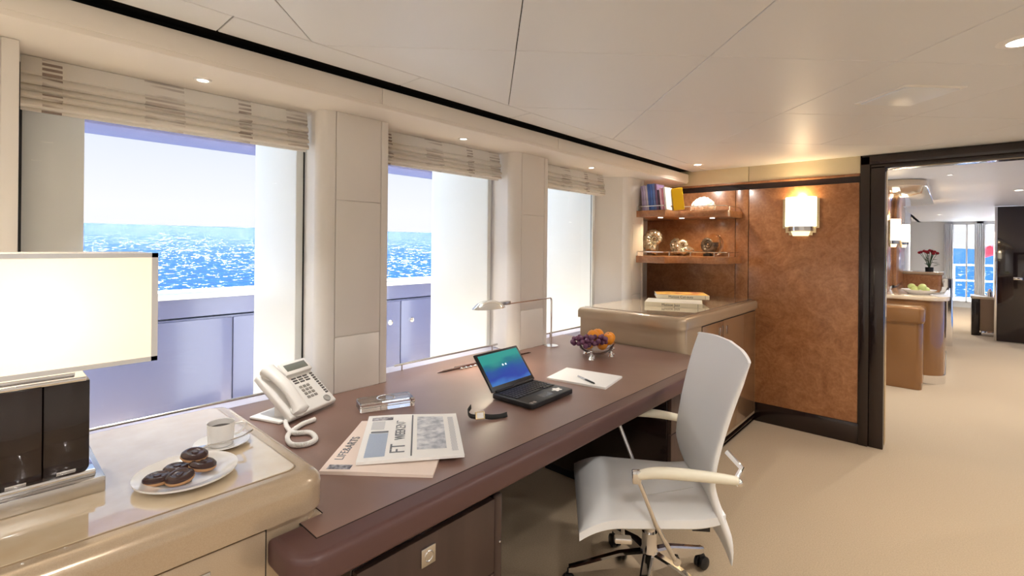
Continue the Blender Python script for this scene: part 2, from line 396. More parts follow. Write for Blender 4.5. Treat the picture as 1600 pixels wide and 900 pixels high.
# soffit over the windows
so = MB()
prof = [(.10, 1.978), (.35, 1.978), (.362, 1.982), (.367, 1.992), (.368, 2.063), (.10, 2.063)]
t = bmesh.new(); A = [t.verts.new((x, YB, z)) for x, z in prof]; B = [t.verts.new((x, YE - .001, z)) for x, z in prof]
for i in range(len(prof)): t.faces.new((A[i], A[(i + 1) % 6], B[(i + 1) % 6], B[i]))
t.faces.new(A); t.faces.new(B[::-1]); so._merge(t)
so.box((-.06, YB, 1.978), (.11, YE - .001, 2.0))
soffit = struct(so, 'trim_soffit', 'soffit', 40)
yy = [YB] + [1.113 + 1.213 * k for k in range(-2, 3)] + [YE - .002]
for i in range(len(yy) - 1):
    if yy[i + 1] - yy[i] > .05: MB().box((.366, yy[i] + .0015, 1.996), (.3715, yy[i + 1] - .0015, 2.062), .0015).build('fascia_panel', 'soffit', soffit)
struct(MB().box((.2, YB, 2.063), (.30, YE, 2.14)).box((.3, YB, 2.10), (.5, YE, 2.14)), 'trim_shadow_gap', 'ceiling_void', 0)
# ceiling: border strip, diagonal square panels, plain end panel
ceil = struct(MB().box((.40, YB, 2.092), (XR, YE, 2.13)), 'ceiling', 'ceiling_void', 0)
GU, GV, GA = 1.0122, 1.2264, .6785
S = 2 ** -.5
J = .0015
def panel(poly):
    cx = sum(p[0] for p in poly) / len(poly); cy = sum(p[1] for p in poly) / len(poly)
    # shrink by half a joint towards the middle
    q = []
    for x, y in poly:
        d = math.hypot(x - cx, y - cy); q.append((x - (x - cx) / d * J * 1.4, y - (y - cy) / d * J * 1.4))
    MB().prism(q, ZC, 2.0925, .002, 1, bevel_bottom=True).build('ceiling_panel', 'ceiling', ceil, 0)
yb_ = [YB, -1.54, -.86, -.18, .495, 1.177, 1.86, 2.54, 3.22, YE]
for i in range(len(yb_) - 1):
    panel([(.40, yb_[i]), (.5485, yb_[i]), (.5485, yb_[i + 1]), (.40, yb_[i + 1])])
def region(p):
    p = clip(p, -1, 0, -.5515); p = clip(p, 1, 0, XR); p = clip(p, 0, 1, YE); return clip(p, 0, -1, -YB) if p else p
for r in range(-9, 2):
    for c in range(-9, 10):
        sq = [(GU + GA * S * (-(r + a) + (c + b_)), GV + GA * S * ((r + a) + (c + b_))) for a, b_ in ((0, 0), (0, 1), (1, 1), (1, 0))]
        p = region(sq)
        if len(p) >= 3:
            ar = abs(sum(p[i][0] * p[(i + 1) % len(p)][1] - p[(i + 1) % len(p)][0] * p[i][1] for i in range(len(p)))) / 2
            if ar > .002: panel(p)
# beyond the last diagonal row: one plain panel
kk = (-GU + GV) * S + GA * 2      # -x*s + y*s >= kk
p = clip([(.5515, YB), (XR, YB), (XR, YE), (.5515, YE)], S, -S, -kk)
if len(p) >= 3: panel(p)
# right and back walls of this room (outside the frame)
struct(MB().box((XR, YB, 0), (XR + .1, YE + .12, 2.13)), 'wall_right', 'white_wall', 0)
struct(MB().box((-.06, YB - .1, 0), (XR + .1, YB, 2.13)), 'wall_back', 'white_wall', 0)
# end wall with burl panels
we = MB().box((-.06, YE, 0), (1.64, YE + .12, 2.13)).box((3.06, YE, 0), (XR, YE + .12, 2.13)).box((1.6, YE, 2.06), (3.1, YE + .12, 2.13))
wall_end = struct(we, 'wall_end', 'wenge', 0)
for (xa, xb, za, zb) in ((-.05, .775, .9, 1.893), (.779, .878, .9, 1.893), (.883, 1.628, .152, 1.893)):
    MB().box((xa, YE - .012, za), (xb, YE, zb), .002).build('burl_panel', 'burl', wall_end)
for (xa, xb) in ((-.05, .876), (.879, 1.632)):
    MB().box((xa, YE - .012, 1.958), (xb, YE, ZC + .01), .002).build('frieze_panel', 'frieze', wall_end)
MB().box((-.05, YE - .02, 1.938), (1.632, YE, 1.958), .006).build('wood_moulding', 'burl', wall_end)
struct(MB().box((.94, YE - .016, 0), (1.634, YE, .15), .003), 'baseboard_end', 'wenge')
struct(MB().box((3.06, YE - .012, 0), (XR, YE, .15), .003), 'baseboard_right', 'wenge')
# doorway frame
df = MB().box((1.634, YE - .022, 0), (1.69, YE + .14, 2.071), .004)
df.box((1.69, YE - .012, 0), (1.776, YE + .135, 2.0), .006).box((1.634, YE - .022, 2.012), (3.09, YE + .14, 2.071), .004).box((1.69, YE - .012, 1.983), (3.0, YE + .135, 2.013), .004)
df.box((2.92, YE - .012, 0), (3.0, YE + .135, 2.0), .006).box((3.0, YE - .022, 0), (3.06, YE + .14, 2.071), .004)
dfo = struct(df, 'door_1', 'wenge')
MB().box((1.7762, YE + .05, .02), (1.7795, YE + .13, 1.98), .001).build('brass_edge', 'gold', dfo)
MB().box((1.7762, YE + .06, .93), (1.782, YE + .10, 1.13), .001).build('strike_plate', 'chrome', dfo)

# ------------------------------------------------------------------ room beyond the doorway
struct(MB().box((1.5, YE + .12, ZC), (6.6, 16.1, 2.16)), 'ceiling_saloon', 'ceiling', 0)
struct(MB().box((1.44, YE + .12, 0), (1.54, 12.2, 2.13)), 'wall_saloon_left', 'white_wall', 0)
struct(MB().box((6.5, YE + .12, 0), (6.6, 16, 2.13)), 'wall_saloon_right', 'white_wall', 0)
struct(MB().box((4.2, YE, 0), (6.6, YE + .12, 2.13)), 'wall_saloon_front', 'white_wall', 0)
struct(MB().box((-.5, 12.1, 0), (1.54, 12.2, 2.13)).box((-.5, 12.2, 0), (-.4, 16, 2.13)).box((-.5, 12.1, ZC), (1.55, 16.1, 2.16)), 'wall_saloon_recess', 'white_wall', 0)
wf = MB().box((-.5, 16, 0), (2.14, 16.12, 2.13)).box((2.58, 16, 0), (2.69, 16.12, 2.13)).box((3.25, 16, 0), (6.6, 16.12, 2.13)).box((2.1, 16, 2.03), (3.3, 16.12, 2.13)).box((2.1, 16, 0), (3.3, 16.12, .12))
struct(wf, 'wall_saloon_far', 'white_wall', 0)
for i, (xa, xb) in enumerate(((2.14, 2.58), (2.69, 3.25))):
    f = MB().box((xa, 15.98, .12), (xa + .03, 16.02, 2.03)).box((xb - .03, 15.98, .12), (xb, 16.02, 2.03)).box((xa, 15.98, 2.0), (xb, 16.02, 2.03)).box((xa, 15.98, .12), (xb, 16.02, .16)).box(((xa + xb) / 2 + .03, 15.98, .12), ((xa + xb) / 2 + .06, 16.02, 2.03))
    fo = struct(f, 'door_%d' % (i + 2), 'white_wall')
    MB().box((xa + .03, 15.996, .16), (xb - .03, 16.004, 2.0)).build('pane', 'pane', fo)
def curtain(label, xa, xb):
    def fn(u, v): return (xa + (xb - xa) * u, 15.90 + .025 * math.sin(u * math.pi * 2 * 5) * (.6 + .4 * v), .02 + 2.0 * v)
    o_ = MB().grid(fn, 60, 4).build('sheer_curtain', 'white_wall', None, 80, solid=.004); tag(o_, label, 'curtain', 'white curtains at the far glass doors')
curtain('white curtain at the left edge of the far glass doors', 1.99, 2.16)
curtain('white curtain between the two far glass doors', 2.54, 2.72)
# aft deck seen through the far doors
struct(MB().box((-2, 16.12, -.06), (7, 19.5, -.01)), 'floor_aft_deck', 'deck', 0)
rl = thing('deck_railing', 'white railing on the deck beyond the far glass doors', 'railing', (2.7, 19.2, 0))
for k in range(9): MB().tube([(-2 + k * .5, 0, 0), (-2 + k * .5, 0, .95)], .02).build('post', 'ext_white', rl)
for z_ in (.5, .95): MB().tube([(-2.1, 0, z_), (2.1, 0, z_)], .022).build('rail', 'ext_white', rl)
fl = thing('ensign_flag', 'small red flag outside the far right glass door', 'flag', (3.02, 18.9, 0))
MB().tube([(0, 0, 0), (0, .05, 1.9)], .015).build('pole', 'ext_white', fl)
M['red'] = mat('red_cloth', lin(200, 30, 48), .8)
MB().grid(lambda u, v: (-.01 - .3 * u, .04 + .03 * math.sin(u * 9), 1.25 + .3 * v - .12 * u), 14, 4).build('cloth', 'red', fl, 60, solid=.006)

# vanity sideboard in the next room
v = thing('sideboard', 'champagne rounded sideboard with pale top seen through the doorway', 'sideboard', (1.56, 6.3, 0))
MB().prism(rrect(0, .0, .36, 1.2, .06, 5, (0, 1, 1, 0)), .07, .80).build('low_body', 'bronze', v)
MB().prism(rrect(-.0, -.015, .375, 1.2, .06, 5, (0, 1, 1, 0)), .66, .83, .03, 4).build('low_top', 'bronze', v)
MB().prism(rrect(0, .0, .355, 1.2, .06, 5, (0, 1, 1, 0)), 0.002, .07).build('low_plinth', 'bronze', v)
MB().prism(rrect(0, .36, .52, 2.3, .2, 8, (0, 1, 1, 0)), .09, .87).build('body', 'bronze', v)
MB().prism(rrect(0, .34, .56, 2.32, .22, 8, (0, 1, 1, 0)), .87, .915, .012, 3).build('top', 'stone', v)
MB().prism(rrect(0, .36, .53, 2.3, .2, 8, (0, 1, 1, 0)), .002, .09).build('plinth', 'chrome', v)
for ya in (.75, 1.2, 1.65): MB().box((.515, ya, .45), (.527, ya + .4, .84), .004).build('drawer', 'wenge', v)
bw = thing('fruit_dish', 'low white dish of green fruit on the rounded sideboard', 'dish', (1.86, 6.98, .915))
MB().lathe([(0, .004), (.08, .004), (.15, .05), (.156, .05), (.09, .0), (0, 0)], 28).build('dish', 'china', bw)
M['green'] = mat('pale_green_fruit', lin(188, 196, 120), .4)
for k in range(6):
    a = k * 1.05; o_ = MB().sphere((0, 0, 0), .036, (1, 1, .9)).build('pear', 'green', None, 80); o_.location = (1.86 + .06 * math.cos(a), 6.98 + .06 * math.sin(a), .915 + .05 + (.03 if k % 2 else 0)); tag(o_, 'pale green fruit heaped in the low white dish', 'fruit', 'green fruit in the low dish')
# mirror wall with timber columns and lamps
struct(MB().box((1.54, 6.1, .93), (1.552, 8.9, 2.02)), 'trim_mirror', 'chrome', 0)
for i, ya in enumerate((6.95, 8.2)):
    o_ = MB().box((1.552, ya, .92), (1.585, ya + (.36 if i == 0 else 1.6), 2.05), .003).build('timber_column', 'burl', None)
    tag(o_, 'burl timber column beside the mirror, ' + ('nearer' if i == 0 else 'farther') + ' one through the doorway', 'column', 'columns by the mirror')
def wall_lamp(loc, rotz, label, sc=1.0, power=4):
    L_ = thing('wall_sconce', label, 'wall lamp', loc, rotz)   # local: wall at y=0, lamp towards -y
    def stepped(sx, y0, y1):
        return [(-.118, .11), (-.118, -.108), (-.098, -.108), (-.098, -.142), (-.076, -.142), (-.076, -.160), (.076, -.160), (.076, -.142), (.098, -.142), (.098, -.108), (.118, -.108), (.118, .11)]
    t_ = bmesh.new(); pts = stepped(0, 0, 0)
    f0 = [t_.verts.new((x * sc, -.004, z * sc)) for x, z in pts]; f1 = [t_.verts.new((x * sc, -.02, z * sc)) for x, z in pts]
    t_.faces.new(f0); t_.faces.new(f1[::-1])
    for i in range(len(pts)): t_.faces.new((f0[i], f0[(i + 1) % len(pts)], f1[(i + 1) % len(pts)], f1[i]))
    mb = MB(); mb._merge(t_); mb.build('back_plate', 'gold', L_)
    arc = (math.pi, 2 * math.pi)
    tr = Matrix.Translation((0, -.02, 0)) @ Matrix.Diagonal((1, .75, 1, 1))
    MB().lathe([(.096 * sc, -.095 * sc), (.1 * sc, -.095 * sc), (.1 * sc, .118 * sc), (.096 * sc, .118 * sc), (.096 * sc, -.095 * sc)], 24, arc=arc, mtx=tr).build('shade', 'sconce_glow', L_)
    MB().lathe([(0, -.13 * sc), (.082 * sc, -.13 * sc), (.082 * sc, -.096 * sc), (0, -.096 * sc)], 24, arc=arc, mtx=tr).build('chrome_band', 'chrome', L_)
    MB().lathe([(0, -.165 * sc), (.05 * sc, -.165 * sc), (.062 * sc, -.132 * sc), (0, -.132 * sc)], 24, arc=arc, mtx=tr).build('finial', 'sconce_cup', L_)
    pl = bpy.data.lights.new('bulb', 'POINT'); pl.energy = power; pl.color = (1, .74, .42); pl.shadow_soft_size = .03
    po = bpy.data.objects.new('bulb', pl); COL.objects.link(po); po.parent = L_; po.location = (0, -.045, .14 * sc)
    return L_
M['sconce_glow'] = mat('opal_glass_glow', (1, .95, .85), .4, emit=(1, .86, .62), es=3.2)
M['sconce_cup'] = mat('amber_cup_glow', (1, .9, .7), .4, emit=(1, .82, .5), es=1.0)
wall_lamp((1.585, 7.15, 1.62), R(90), 'lit wall lamp on the nearer column through the doorway', 1.15, 3)
wall_lamp((1.585, 8.85, 1.62), R(90), 'lit wall lamp on the farther column through the doorway', 1.15, 3)
# glossy ceiling drop above the sideboard
o_ = MB().prism(rrect(1.54, 5.9, 1.95, 8.9, .25, 8, (0, 1, 1, 0)), 2.02, 2.08, .01, 2).build('ceiling_drop', mat('gloss_cream_drop', lin(226, 206, 176), .06, coat=1)); tag(o_, 'glossy rounded drop panel on the ceiling above the sideboard', 'ceiling panel')
# console with roses
cs = thing('console', 'burl wood console holding the roses in the next room', 'console', (1.55, 9.45, 0))
MB().prism(rrect(0, 0, .48, .55, .05, 4, (0, 1, 1, 0)), .0, 1.03).build('body', 'burl', cs)
MB().prism(rrect(0, -.02, .5, .57, .05, 4, (0, 1, 1, 0)), 1.03, 1.07, .012).build('top', 'lacquer', cs)
MB().prism(rrect(.48, .02, .6, .5, .02, 3, (0, 1, 1, 0)), .0, .98).build('glass_side', 'chrome', cs)
vz = thing('rose_vase', 'bunch of dark red roses in a low vase on the console', 'flowers', (1.88, 9.7, 1.07)); vz.scale = (.68, .68, .72)
M['leaf'] = mat('rose_leaf', lin(52, 84, 44), .5); M['rose'] = mat('rose_red', lin(150, 22, 40), .6)
MB().lathe([(0, 0), (.07, 0), (.075, .09), (.066, .09), (.06, .01), (0, .01)], 20).build('vase', 'black', vz)
for k in range(13):
    a = k * 2.4; rr_ = .04 + .013 * k; tip = (rr_ * math.cos(a), rr_ * math.sin(a) * .8, .42 + .06 * random.random() - rr_ * .25)
    st = MB().tube([(0, 0, .05), (tip[0] * .4, tip[1] * .4, .24), tip], .004, 5).build('stem', 'leaf', vz)
    MB().sphere(tip, .033, (1, 1, .85), 10, 6).sphere((tip[0], tip[1], tip[2] + .012), .022, (1, 1, .8), 8, 5).build('bloom', 'rose', vz)
for k in range(22):
    a = k * 2.1; rr_ = .05 + .1 * random.random(); z_ = .12 + .25 * random.random()
    c_ = Vector((rr_ * math.cos(a), rr_ * math.sin(a), z_)); d_ = Vector((math.cos(a), math.sin(a), .3)).normalized() * .05; s_ = Vector((-math.sin(a), math.cos(a), 0)) * .022
    MB().poly([c_ - d_, c_ + s_, c_ + d_ + Vector((0, 0, -.015)), c_ - s_]).build('leaf', 'leaf', vz, 0, solid=.002)
# dark door panel and low cabinet to the right
dd = thing('dark_door', 'tall glossy dark wood door panel at the right of the next room', 'door', (2.65, 10.5, 0))
MB().box((0, 0, .01), (1.3, .06, 2.07), .004).build('leaf', 'wenge_door', dd)
MB().box((-.03, -.01, .01), (-.002, .07, 2.075), .003).build('bright_edge', 'chrome', dd)
MB().box((.17, -.03, .96), (.27, -.002, 1.0), .006).build('handle', 'chrome', dd)
lc = thing('bar_cabinet', 'low taupe cabinet with tray beside the dark door', 'cabinet', (2.38, 11.0, 0))
MB().box((0, 0, .0), (.1, .5, .6), .004).build('dark_end', 'wenge', lc)
MB().box((.1, .01, .08), (.9, .5, .6), .004).build('body', mat('taupe_panel', lin(150, 126, 104), .4), lc)
MB().box((-.01, -.01, .6), (.92, .52, .64), .006).build('top', 'stone', lc)
MB().box((.12, .03, .001), (.9, .48, .08), .002).build('plinth', 'chrome', lc)
for i, (dx, h_) in enumerate(((.22, .12), (.32, .2), (.42, .16))):
    o_ = MB().lathe([(0, 0), (.035, 0), (.038, h_ * .6), (.018, h_ * .85), (.02, h_), (0, h_)], 16).build('silver_pot', 'chrome'); o_.location = (2.38 + dx, 11.15, .64)
    tag(o_, ('short', 'tallest', 'medium')[i] + ' silver pot on the low taupe cabinet', 'pot', 'silver pots on the low cabinet')

# ------------------------------------------------------------------ lamps in ceiling and soffit
def downlight(x, y, z, label, power, size=.075, group='recessed downlights', spread=150):
    d = thing('downlight', label, 'downlight', (x, y, z), 0, group)
    MB().lathe([(size * .62, .004), (size * .62, -.004), (size * .9, -.004), (size, 0), (size, .004)], 28).build('trim_ring', 'white_plastic', d)
    MB().lathe([(0, -.001), (size * .62, -.001), (size * .62, .004), (0, .004)], 24).build('lens', 'lamp_glow', d)
    area_lamp('bulb', (0, 0, -.006), power, size * 1.1, WARM, d, spread)
    return d
for i, (y_, lb) in enumerate(((.509, 'small round downlight in the soffit above the window nearest the camera'), (1.713, 'small round downlight in the soffit above the middle window'), (2.944, 'small round downlight in the soffit above the farthest window'))):
    downlight(.205, y_, 1.978, lb, 1.6, .028, spread=75)
downlight(.595, 3.902, ZC, 'round downlight in the ceiling above the wall shelves', DOWNLIGHT_W * .45, .045)
downlight(2.285, 2.225, ZC, 'white round downlight in the ceiling at the right picture edge', DOWNLIGHT_W, .065)
for x_, y_ in ((2.3, .3), (3.4, .3), (3.4, 2.22), (2.3, -1.2), (3.4, -1.2), (1.15, -1.2), (3.4, 3.6), (2.62, 3.4)):  # unseen downlights added to brighten the office
    downlight(x_, y_, ZC, 'unseen round ceiling downlight added to light the office', DOWNLIGHT_W, .065, 'added downlights out of view')
for x_, y_, lb in ((2.678, 7.8, 'lit round downlight near the dark door through the doorway'), (2.11, 5.83, 'tiny lit downlight just past the doorway'), (1.95, 12.6, 'farthest lit downlight through the doorway')):
    downlight(x_, y_, ZC, lb, DOWNLIGHT_W * (5 if y_ > 12 else 1.8), .055 if y_ != 5.83 else .025)
for x_, y_ in ((4.0, 6.0), (4.4, 8.6), (5, 11), (3.6, 13.9)):  # more unseen lamps, added to brighten the next room
    downlight(x_, y_, ZC, 'unseen round downlight added to light the next room', DOWNLIGHT_W * 3.2, .055, 'added downlights out of view')
# square ceiling vent
vt = thing('ceiling_vent', 'square white ceiling vent panel near the doorway', 'vent', (1.975, 2.70, ZC))
sq = [(1.789 - 1.975, 2.674 - 2.70), (1.937 - 1.975, 2.528 - 2.70), (2.156 - 1.975, 2.749 - 2.70), (1.982 - 1.975, 2.877 - 2.70)]
ang = R(45)
MB().box((-.135, -.135, -.004), (.135, .135, .004), .003, rot=Matrix.Rotation(ang, 4, 'Z')).build('frame', 'white_plastic', vt)
MB().box((-.118, -.118, -.010), (.118, .118, -.003), .002, rot=Matrix.Rotation(ang, 4, 'Z')).build('plate', mat('vent_plate', lin(236, 240, 244), .35), vt)

wall_lamp((1.262, YE - .012, 1.68), 0, 'lit wall lamp with stepped gold plate on the burl wall', 1.05, 2.2)

# ------------------------------------------------------------------ roman blinds
bl0 = None
for i, k in enumerate((-1, 0, 1)):
    ya = PIL + PER * k + .266; yb = PIL + PER * (k + 1) - .066
    if i == 0:
        bl = thing('roman_blind', '', 'blind', (.045, ya, 1.978), 0, 'folded roman blinds'); W_ = yb - ya
        zs = [0, -.053, -.083, -.105, -.128, -.155]
        for j in range(5):
            z1, z0 = zs[j], zs[j + 1] - .006
            d_ = .012 + .008 * (j % 2) + .004 * j
            pr = [(0, z1), (.008 + d_ * .3, z1 - .003), (d_ + .008, (z0 + z1) / 2), (d_ + .012, z0 + .006), (d_ + .004, z0), (-.004, z0 + .006), (-.006, z1)]
            t_ = bmesh.new(); A = [t_.verts.new((x, 0, z)) for x, z in pr]; B = [t_.verts.new((x, W_, z)) for x, z in pr]
            for q in range(len(pr)): t_.faces.new((A[q], A[(q + 1) % len(pr)], B[(q + 1) % len(pr)], B[q]))
            t_.faces.new(A); t_.faces.new(B[::-1]); mb = MB(); mb._merge(t_); mb.build('fold', 'blind', bl, 50)
        MB().box((.004, 0, -.168), (.012, W_, -.15), .002).build('hem', 'blind', bl)
        bl0 = bl
    else:
        bl = copy_tree(bl0); bl.location = (.045, ya, 1.978)
    bl['label'] = ('striped cream roman blind over the window nearest the camera', 'striped cream roman blind over the middle window', 'striped cream roman blind over the farthest window')[i]

def at(px, py, z):
    """point at height z seen at a photo pixel (for things that stand on a surface)"""
    d = fwd + r3 * ((px - 800) / FPX) + u3 * ((CYP - py) / FPX); t_ = (z - CAM.z) / d.z
    return CAM + d * t_

# ------------------------------------------------------------------ desk
DX0 = 1.0195
DN0, DN1 = PIL - .04, PIL + .262
def desk_outline(front, tongue, left, far=2.815, back=.062, r=.0):
    p = [(DX0, tongue)]
    if r:
        p += [(front - r + r * math.cos(R(-90 + 15 * k)), tongue + r + r * math.sin(R(-90 + 15 * k))) for k in range(7)]
    else: p += [(front, tongue)]
    p += [(front, far), (back, far)]
    p += [(back, DN1 + PER), (.19, DN1 + PER), (.19, DN0 + PER), (back, DN0 + PER), (back, DN1), (.19, DN1), (.19, DN0), (back, DN0), (back, left), (DX0, left)]
    return p
dk = thing('desk', 'long brown leather topped desk running below the windows', 'desk', (.7, 1.6, 0))
MB().prism(desk_outline(1.166, .425, .5495, r=.06), .704, ZD, .018, 4).build('edge_band', 'leather_edge', dk, 45, world=True)
MB().prism(desk_outline(1.1035, .4925, .5495), ZD - .001, ZD + .0004).build('seam', 'seam', dk, 0, world=True)
MB().prism(desk_outline(1.101, .495, .550), ZD - .001, ZD + .0011).build('leather_top', 'leather', dk, 0, world=True)
ZT = ZD + .0011
def pedestal(y0, y1, xf, name='pedestal'):
    p = MB().box((.20, y0, .06), (xf - .02, y1, .668), .004).build(name, 'wenge', dk, world=True)
    MB().box((.22, y0 + .03, .001), (xf - .06, y1 - .03, .06)).build('plinth', 'black', p, world=True)
    MB().box((.22, y0 + .012, .668), (xf - .035, y1 - .012, .704)).build('shadow_rail', 'black', p, world=True)
    for za, zb in ((.445, .662), (.26, .440), (.07, .255)):
        d = MB().box((xf - .02, y0 + .006, za), (xf, y1 - .038, zb), .002).build('drawer', 'drawer', p, world=True)
    for ya in (y1 - .034,): MB().box((xf - .02, ya, .062), (xf - .001, y1, .668), .012, 3).build('corner_post', 'drawer', p, world=True)
    return p
pd = pedestal(.575, 1.07, 1.12)
pull = MB().box((1.118, .760, .588), (1.126, .806, .636), .002).build('pull_plate', 'satin', pd, world=True)
MB().lathe([(.011, 0), (.013, .0015), (.015, 0)], 20, mtx=Matrix.Translation((1.126, .783, .612)) @ Matrix.Rotation(R(90), 4, 'Y')).build('pull_ring', 'satin', pd, world=True)
MB().sphere((1.1195, 1.055, .525), .004, u=8, v=6).build('lock_pin', 'chrome', pd, world=True)
p2 = pedestal(2.39, 2.81, 1.06)
MB().box((1.058, 2.50, .60), (1.066, 2.55, .64), .002).build('pull_plate', 'satin', p2, world=True)
MB().box((.12, 1.08, .05), (.15, 2.385, .70)).build('modesty_panel', mat('dark_modesty', lin(58, 58, 66), .3), dk, world=True)
# rails along the window ledge
for i, (ya, yb) in enumerate(((.10, .93), (1.385, 2.12), (2.60, 3.33))):
    rr_ = thing('gallery_rail', ('slim steel rail below the window nearest the camera', 'slim steel rail below the middle window', 'slim steel rail below the farthest window')[i], 'rail', (.075, (ya + yb) / 2, ZD), 0, 'window ledge rails')
    zt = ZD + .034
    MB().tube([(.075, ya, zt), (.075, yb, zt)], .0055).build('bar', 'satin', rr_, world=True)
    for f_ in (.06, .94): MB().tube([(.075, ya + (yb - ya) * f_, ZD + .001), (.075, ya + (yb - ya) * f_, zt)], .0035, 8).build('post', 'satin', rr_, world=True)
for k in (-1, 0, 1):
    MB().box((-.045, PIL + PER * k + .262, .70), (.060, PIL + PER * (k + 1) - .026, ZD - .002), .002).build('window_ledge', mat('ledge_lilac', lin(206, 204, 222), .3), wall_left)

# ------------------------------------------------------------------ left sideboard
sb = thing('office_sideboard', 'champagne lacquered sideboard with glossy stone top at left of desk', 'sideboard', (.68, -.4, 0))
ZS = .888
MB().prism(rrect(.345, -1.5, 1.035, .556, .055, 7, (0, 0, 1, 1)), .802, ZS - .001, .036, 6, bevel_bottom=False).build('top_cap', 'lacquer', sb, 50, world=True)
MB().prism(rrect(.375, -1.47, .985, .508, .03, 5, (0, 0, 1, 1)), ZS - .004, ZS + .0004, .001, 1).build('top_seam', mat('top_seam_line', lin(150, 128, 100), .3), sb, 0, world=True)
MB().prism(rrect(.378, -1.467, .982, .505, .028, 5, (0, 0, 1, 1)), ZS - .003, ZS + .001, .0008, 1).build('stone_inlay', 'stone', sb, 0, world=True)
ZSB = ZS + .001
MB().prism(rrect(.365, -1.48, 1.018, .548, .05, 7, (0, 0, 1, 1)), .06, .798).build('body', 'lacquer', sb, 40, world=True)
MB().prism(rrect(.375, -1.48, 1.010, .54, .05, 7, (0, 0, 1, 1)), .794, .805).build('shadow_gap', 'seam', sb, 0, world=True)
MB().box((.40, -1.47, .001), (.98, .50, .06)).build('plinth', 'wenge', sb, world=True)
MB().box((.985, .515, .70), (1.0185, .5485, ZD), .001).build('corner_fillet', 'lacquer', sb, world=True)
for ya, yb in ((.012, .418), (-.40, .004), (-.81, -.408)):
    MB().box((1.016, ya - .004, .068), (1.0185, yb + .004, .796)).build('door_gap', 'seam', sb, 0, world=True)
    d = MB().box((1.017, ya, .07), (1.024, yb, .793), .0015).build('door', 'lacquer', sb, world=True)
    MB().box((1.024, ya + .255, .715), (1.030, ya + .30, .76), .002).build('pull_plate', 'satin', d, world=True)

# ------------------------------------------------------------------ end cabinet below the shelves
ec = thing('end_cabinet', 'champagne cabinet with stone top at the far end of the desk', 'cabinet', (.57, 3.5, 0))
ZE = .990
MB().prism(rrect(.195, 2.806, .955, YE - .013, .05, 7, (0, 1, 0, 0)), .918, ZE - .001, .03, 6, bevel_bottom=False).build('top_cap', 'lacquer', ec, 50, world=True)
MB().prism(rrect(.22, 2.853, .908, YE - .014, .02, 4, (0, 1, 0, 0)), ZE - .004, ZE + .0004).build('top_seam', 'top_seam_line' if False else 'leather_edge', ec, 0, world=True)
MB().prism(rrect(.22, 2.856, .905, YE - .014, .02, 4, (0, 1, 0, 0)), ZE - .003, ZE + .001).build('stone_inlay', 'stone', ec, 0, world=True)
ZEB = ZE + .001
MB().prism(rrect(.2, 2.83, .940, YE - .013, .05, 7, (0, 1, 0, 0)), .06, .914).build('body', 'lacquer', ec, 40, world=True)
MB().prism(rrect(.2, 2.836, .934, YE - .014, .05, 7, (0, 1, 0, 0)), .912, .92).build('shadow_gap', 'seam', ec, 0, world=True)
MB().box((.22, 2.86, .001), (.925, YE - .02, .06)).box((.90, 2.9, .015), (.95, YE - .02, .022)).box((.90, 2.9, .035), (.95, YE - .02, .042)).build('plinth', 'wenge', ec, world=True)
for ya, yb in ((3.115, 3.50), (3.51, 4.24)):
    MB().box((.938, ya - .005, .08), (.9405, yb + .005, .905)).build('door_gap', 'seam', ec, 0, world=True)
    d = MB().box((.939, ya, .085), (.946, yb, .90), .0015).build('door', 'shaded_door', ec, world=True)
    MB().box((.946, yb - .075 if ya < 3.3 else ya + .04, .80), (.951, yb - .05 if ya < 3.3 else ya + .065, .86), .002).build('pull', 'satin', d, world=True)

# ------------------------------------------------------------------ wall shelves
def shelf_plan(off=0.0):
    p = [(-.018, YE - .0135), (-.018, 3.785), (.192, 3.785), (.192, 3.645 + off), (.44 - off, 3.645 + off)]
    for k in range(1, 8):      # concave sweep to the shallow part
        a = R(90 * k / 8); p.append((.44 - off + .09 * (1 - math.cos(a)), 3.645 + off + .245 * math.sin(a)))
    p += [(.54, 3.89 + off), (.72 - off * .5, 3.89 + off)]
    for k in range(1, 8):
        a = R(90 * k / 8); p.append((.72 - off * .5 + (.11 - off * .5) * math.sin(a), 3.89 + off + .13 * (1 - math.cos(a))))
    p += [(.83 - off, YE - .0135)]
    return p
SH = []
for i, (z0, z1) in enumerate(((1.655, 1.708), (1.280, 1.335))):
    sh = thing('wall_shelf', ('upper curved burl shelf with steel rail holding the books', 'lower curved burl shelf with steel rail holding the shells')[i], 'shelf', (.4, 4.1, z0), 0, 'curved wall shelves')
    MB().prism(shelf_plan(), z0, z1, .003, 2).build('board', 'burl', sh, 40, world=True)
    pl = shelf_plan(.02)[3:-1]; zr = z1 + .036
    MB().tube([(x, y, zr) for x, y in pl] + [(pl[-1][0], YE - .02, zr)], .0042, 8).build('rail', 'satin', sh, world=True)
    for q in (0, 3, 9, 11, 17):
        x, y = pl[min(q, len(pl) - 1)]; MB().tube([(x, y, z1), (x, y, zr)], .004, 8).build('post', 'satin', sh, world=True)
    for x, y in ((.33, 3.80), (.44, 3.97), (.66, 4.06)):
        if i == 0:
            l_ = MB().lathe([(0, -.002), (.016, -.002), (.02, 0), (0, 0)], 16, c=(x, y, z0)).build('puck_light', 'lamp_glow', sh, world=True)
            area_lamp('puck_bulb', (x - .4, y - 4.1, -.006), .7, .03, (1, .74, .42), sh)
    SH.append(z1)

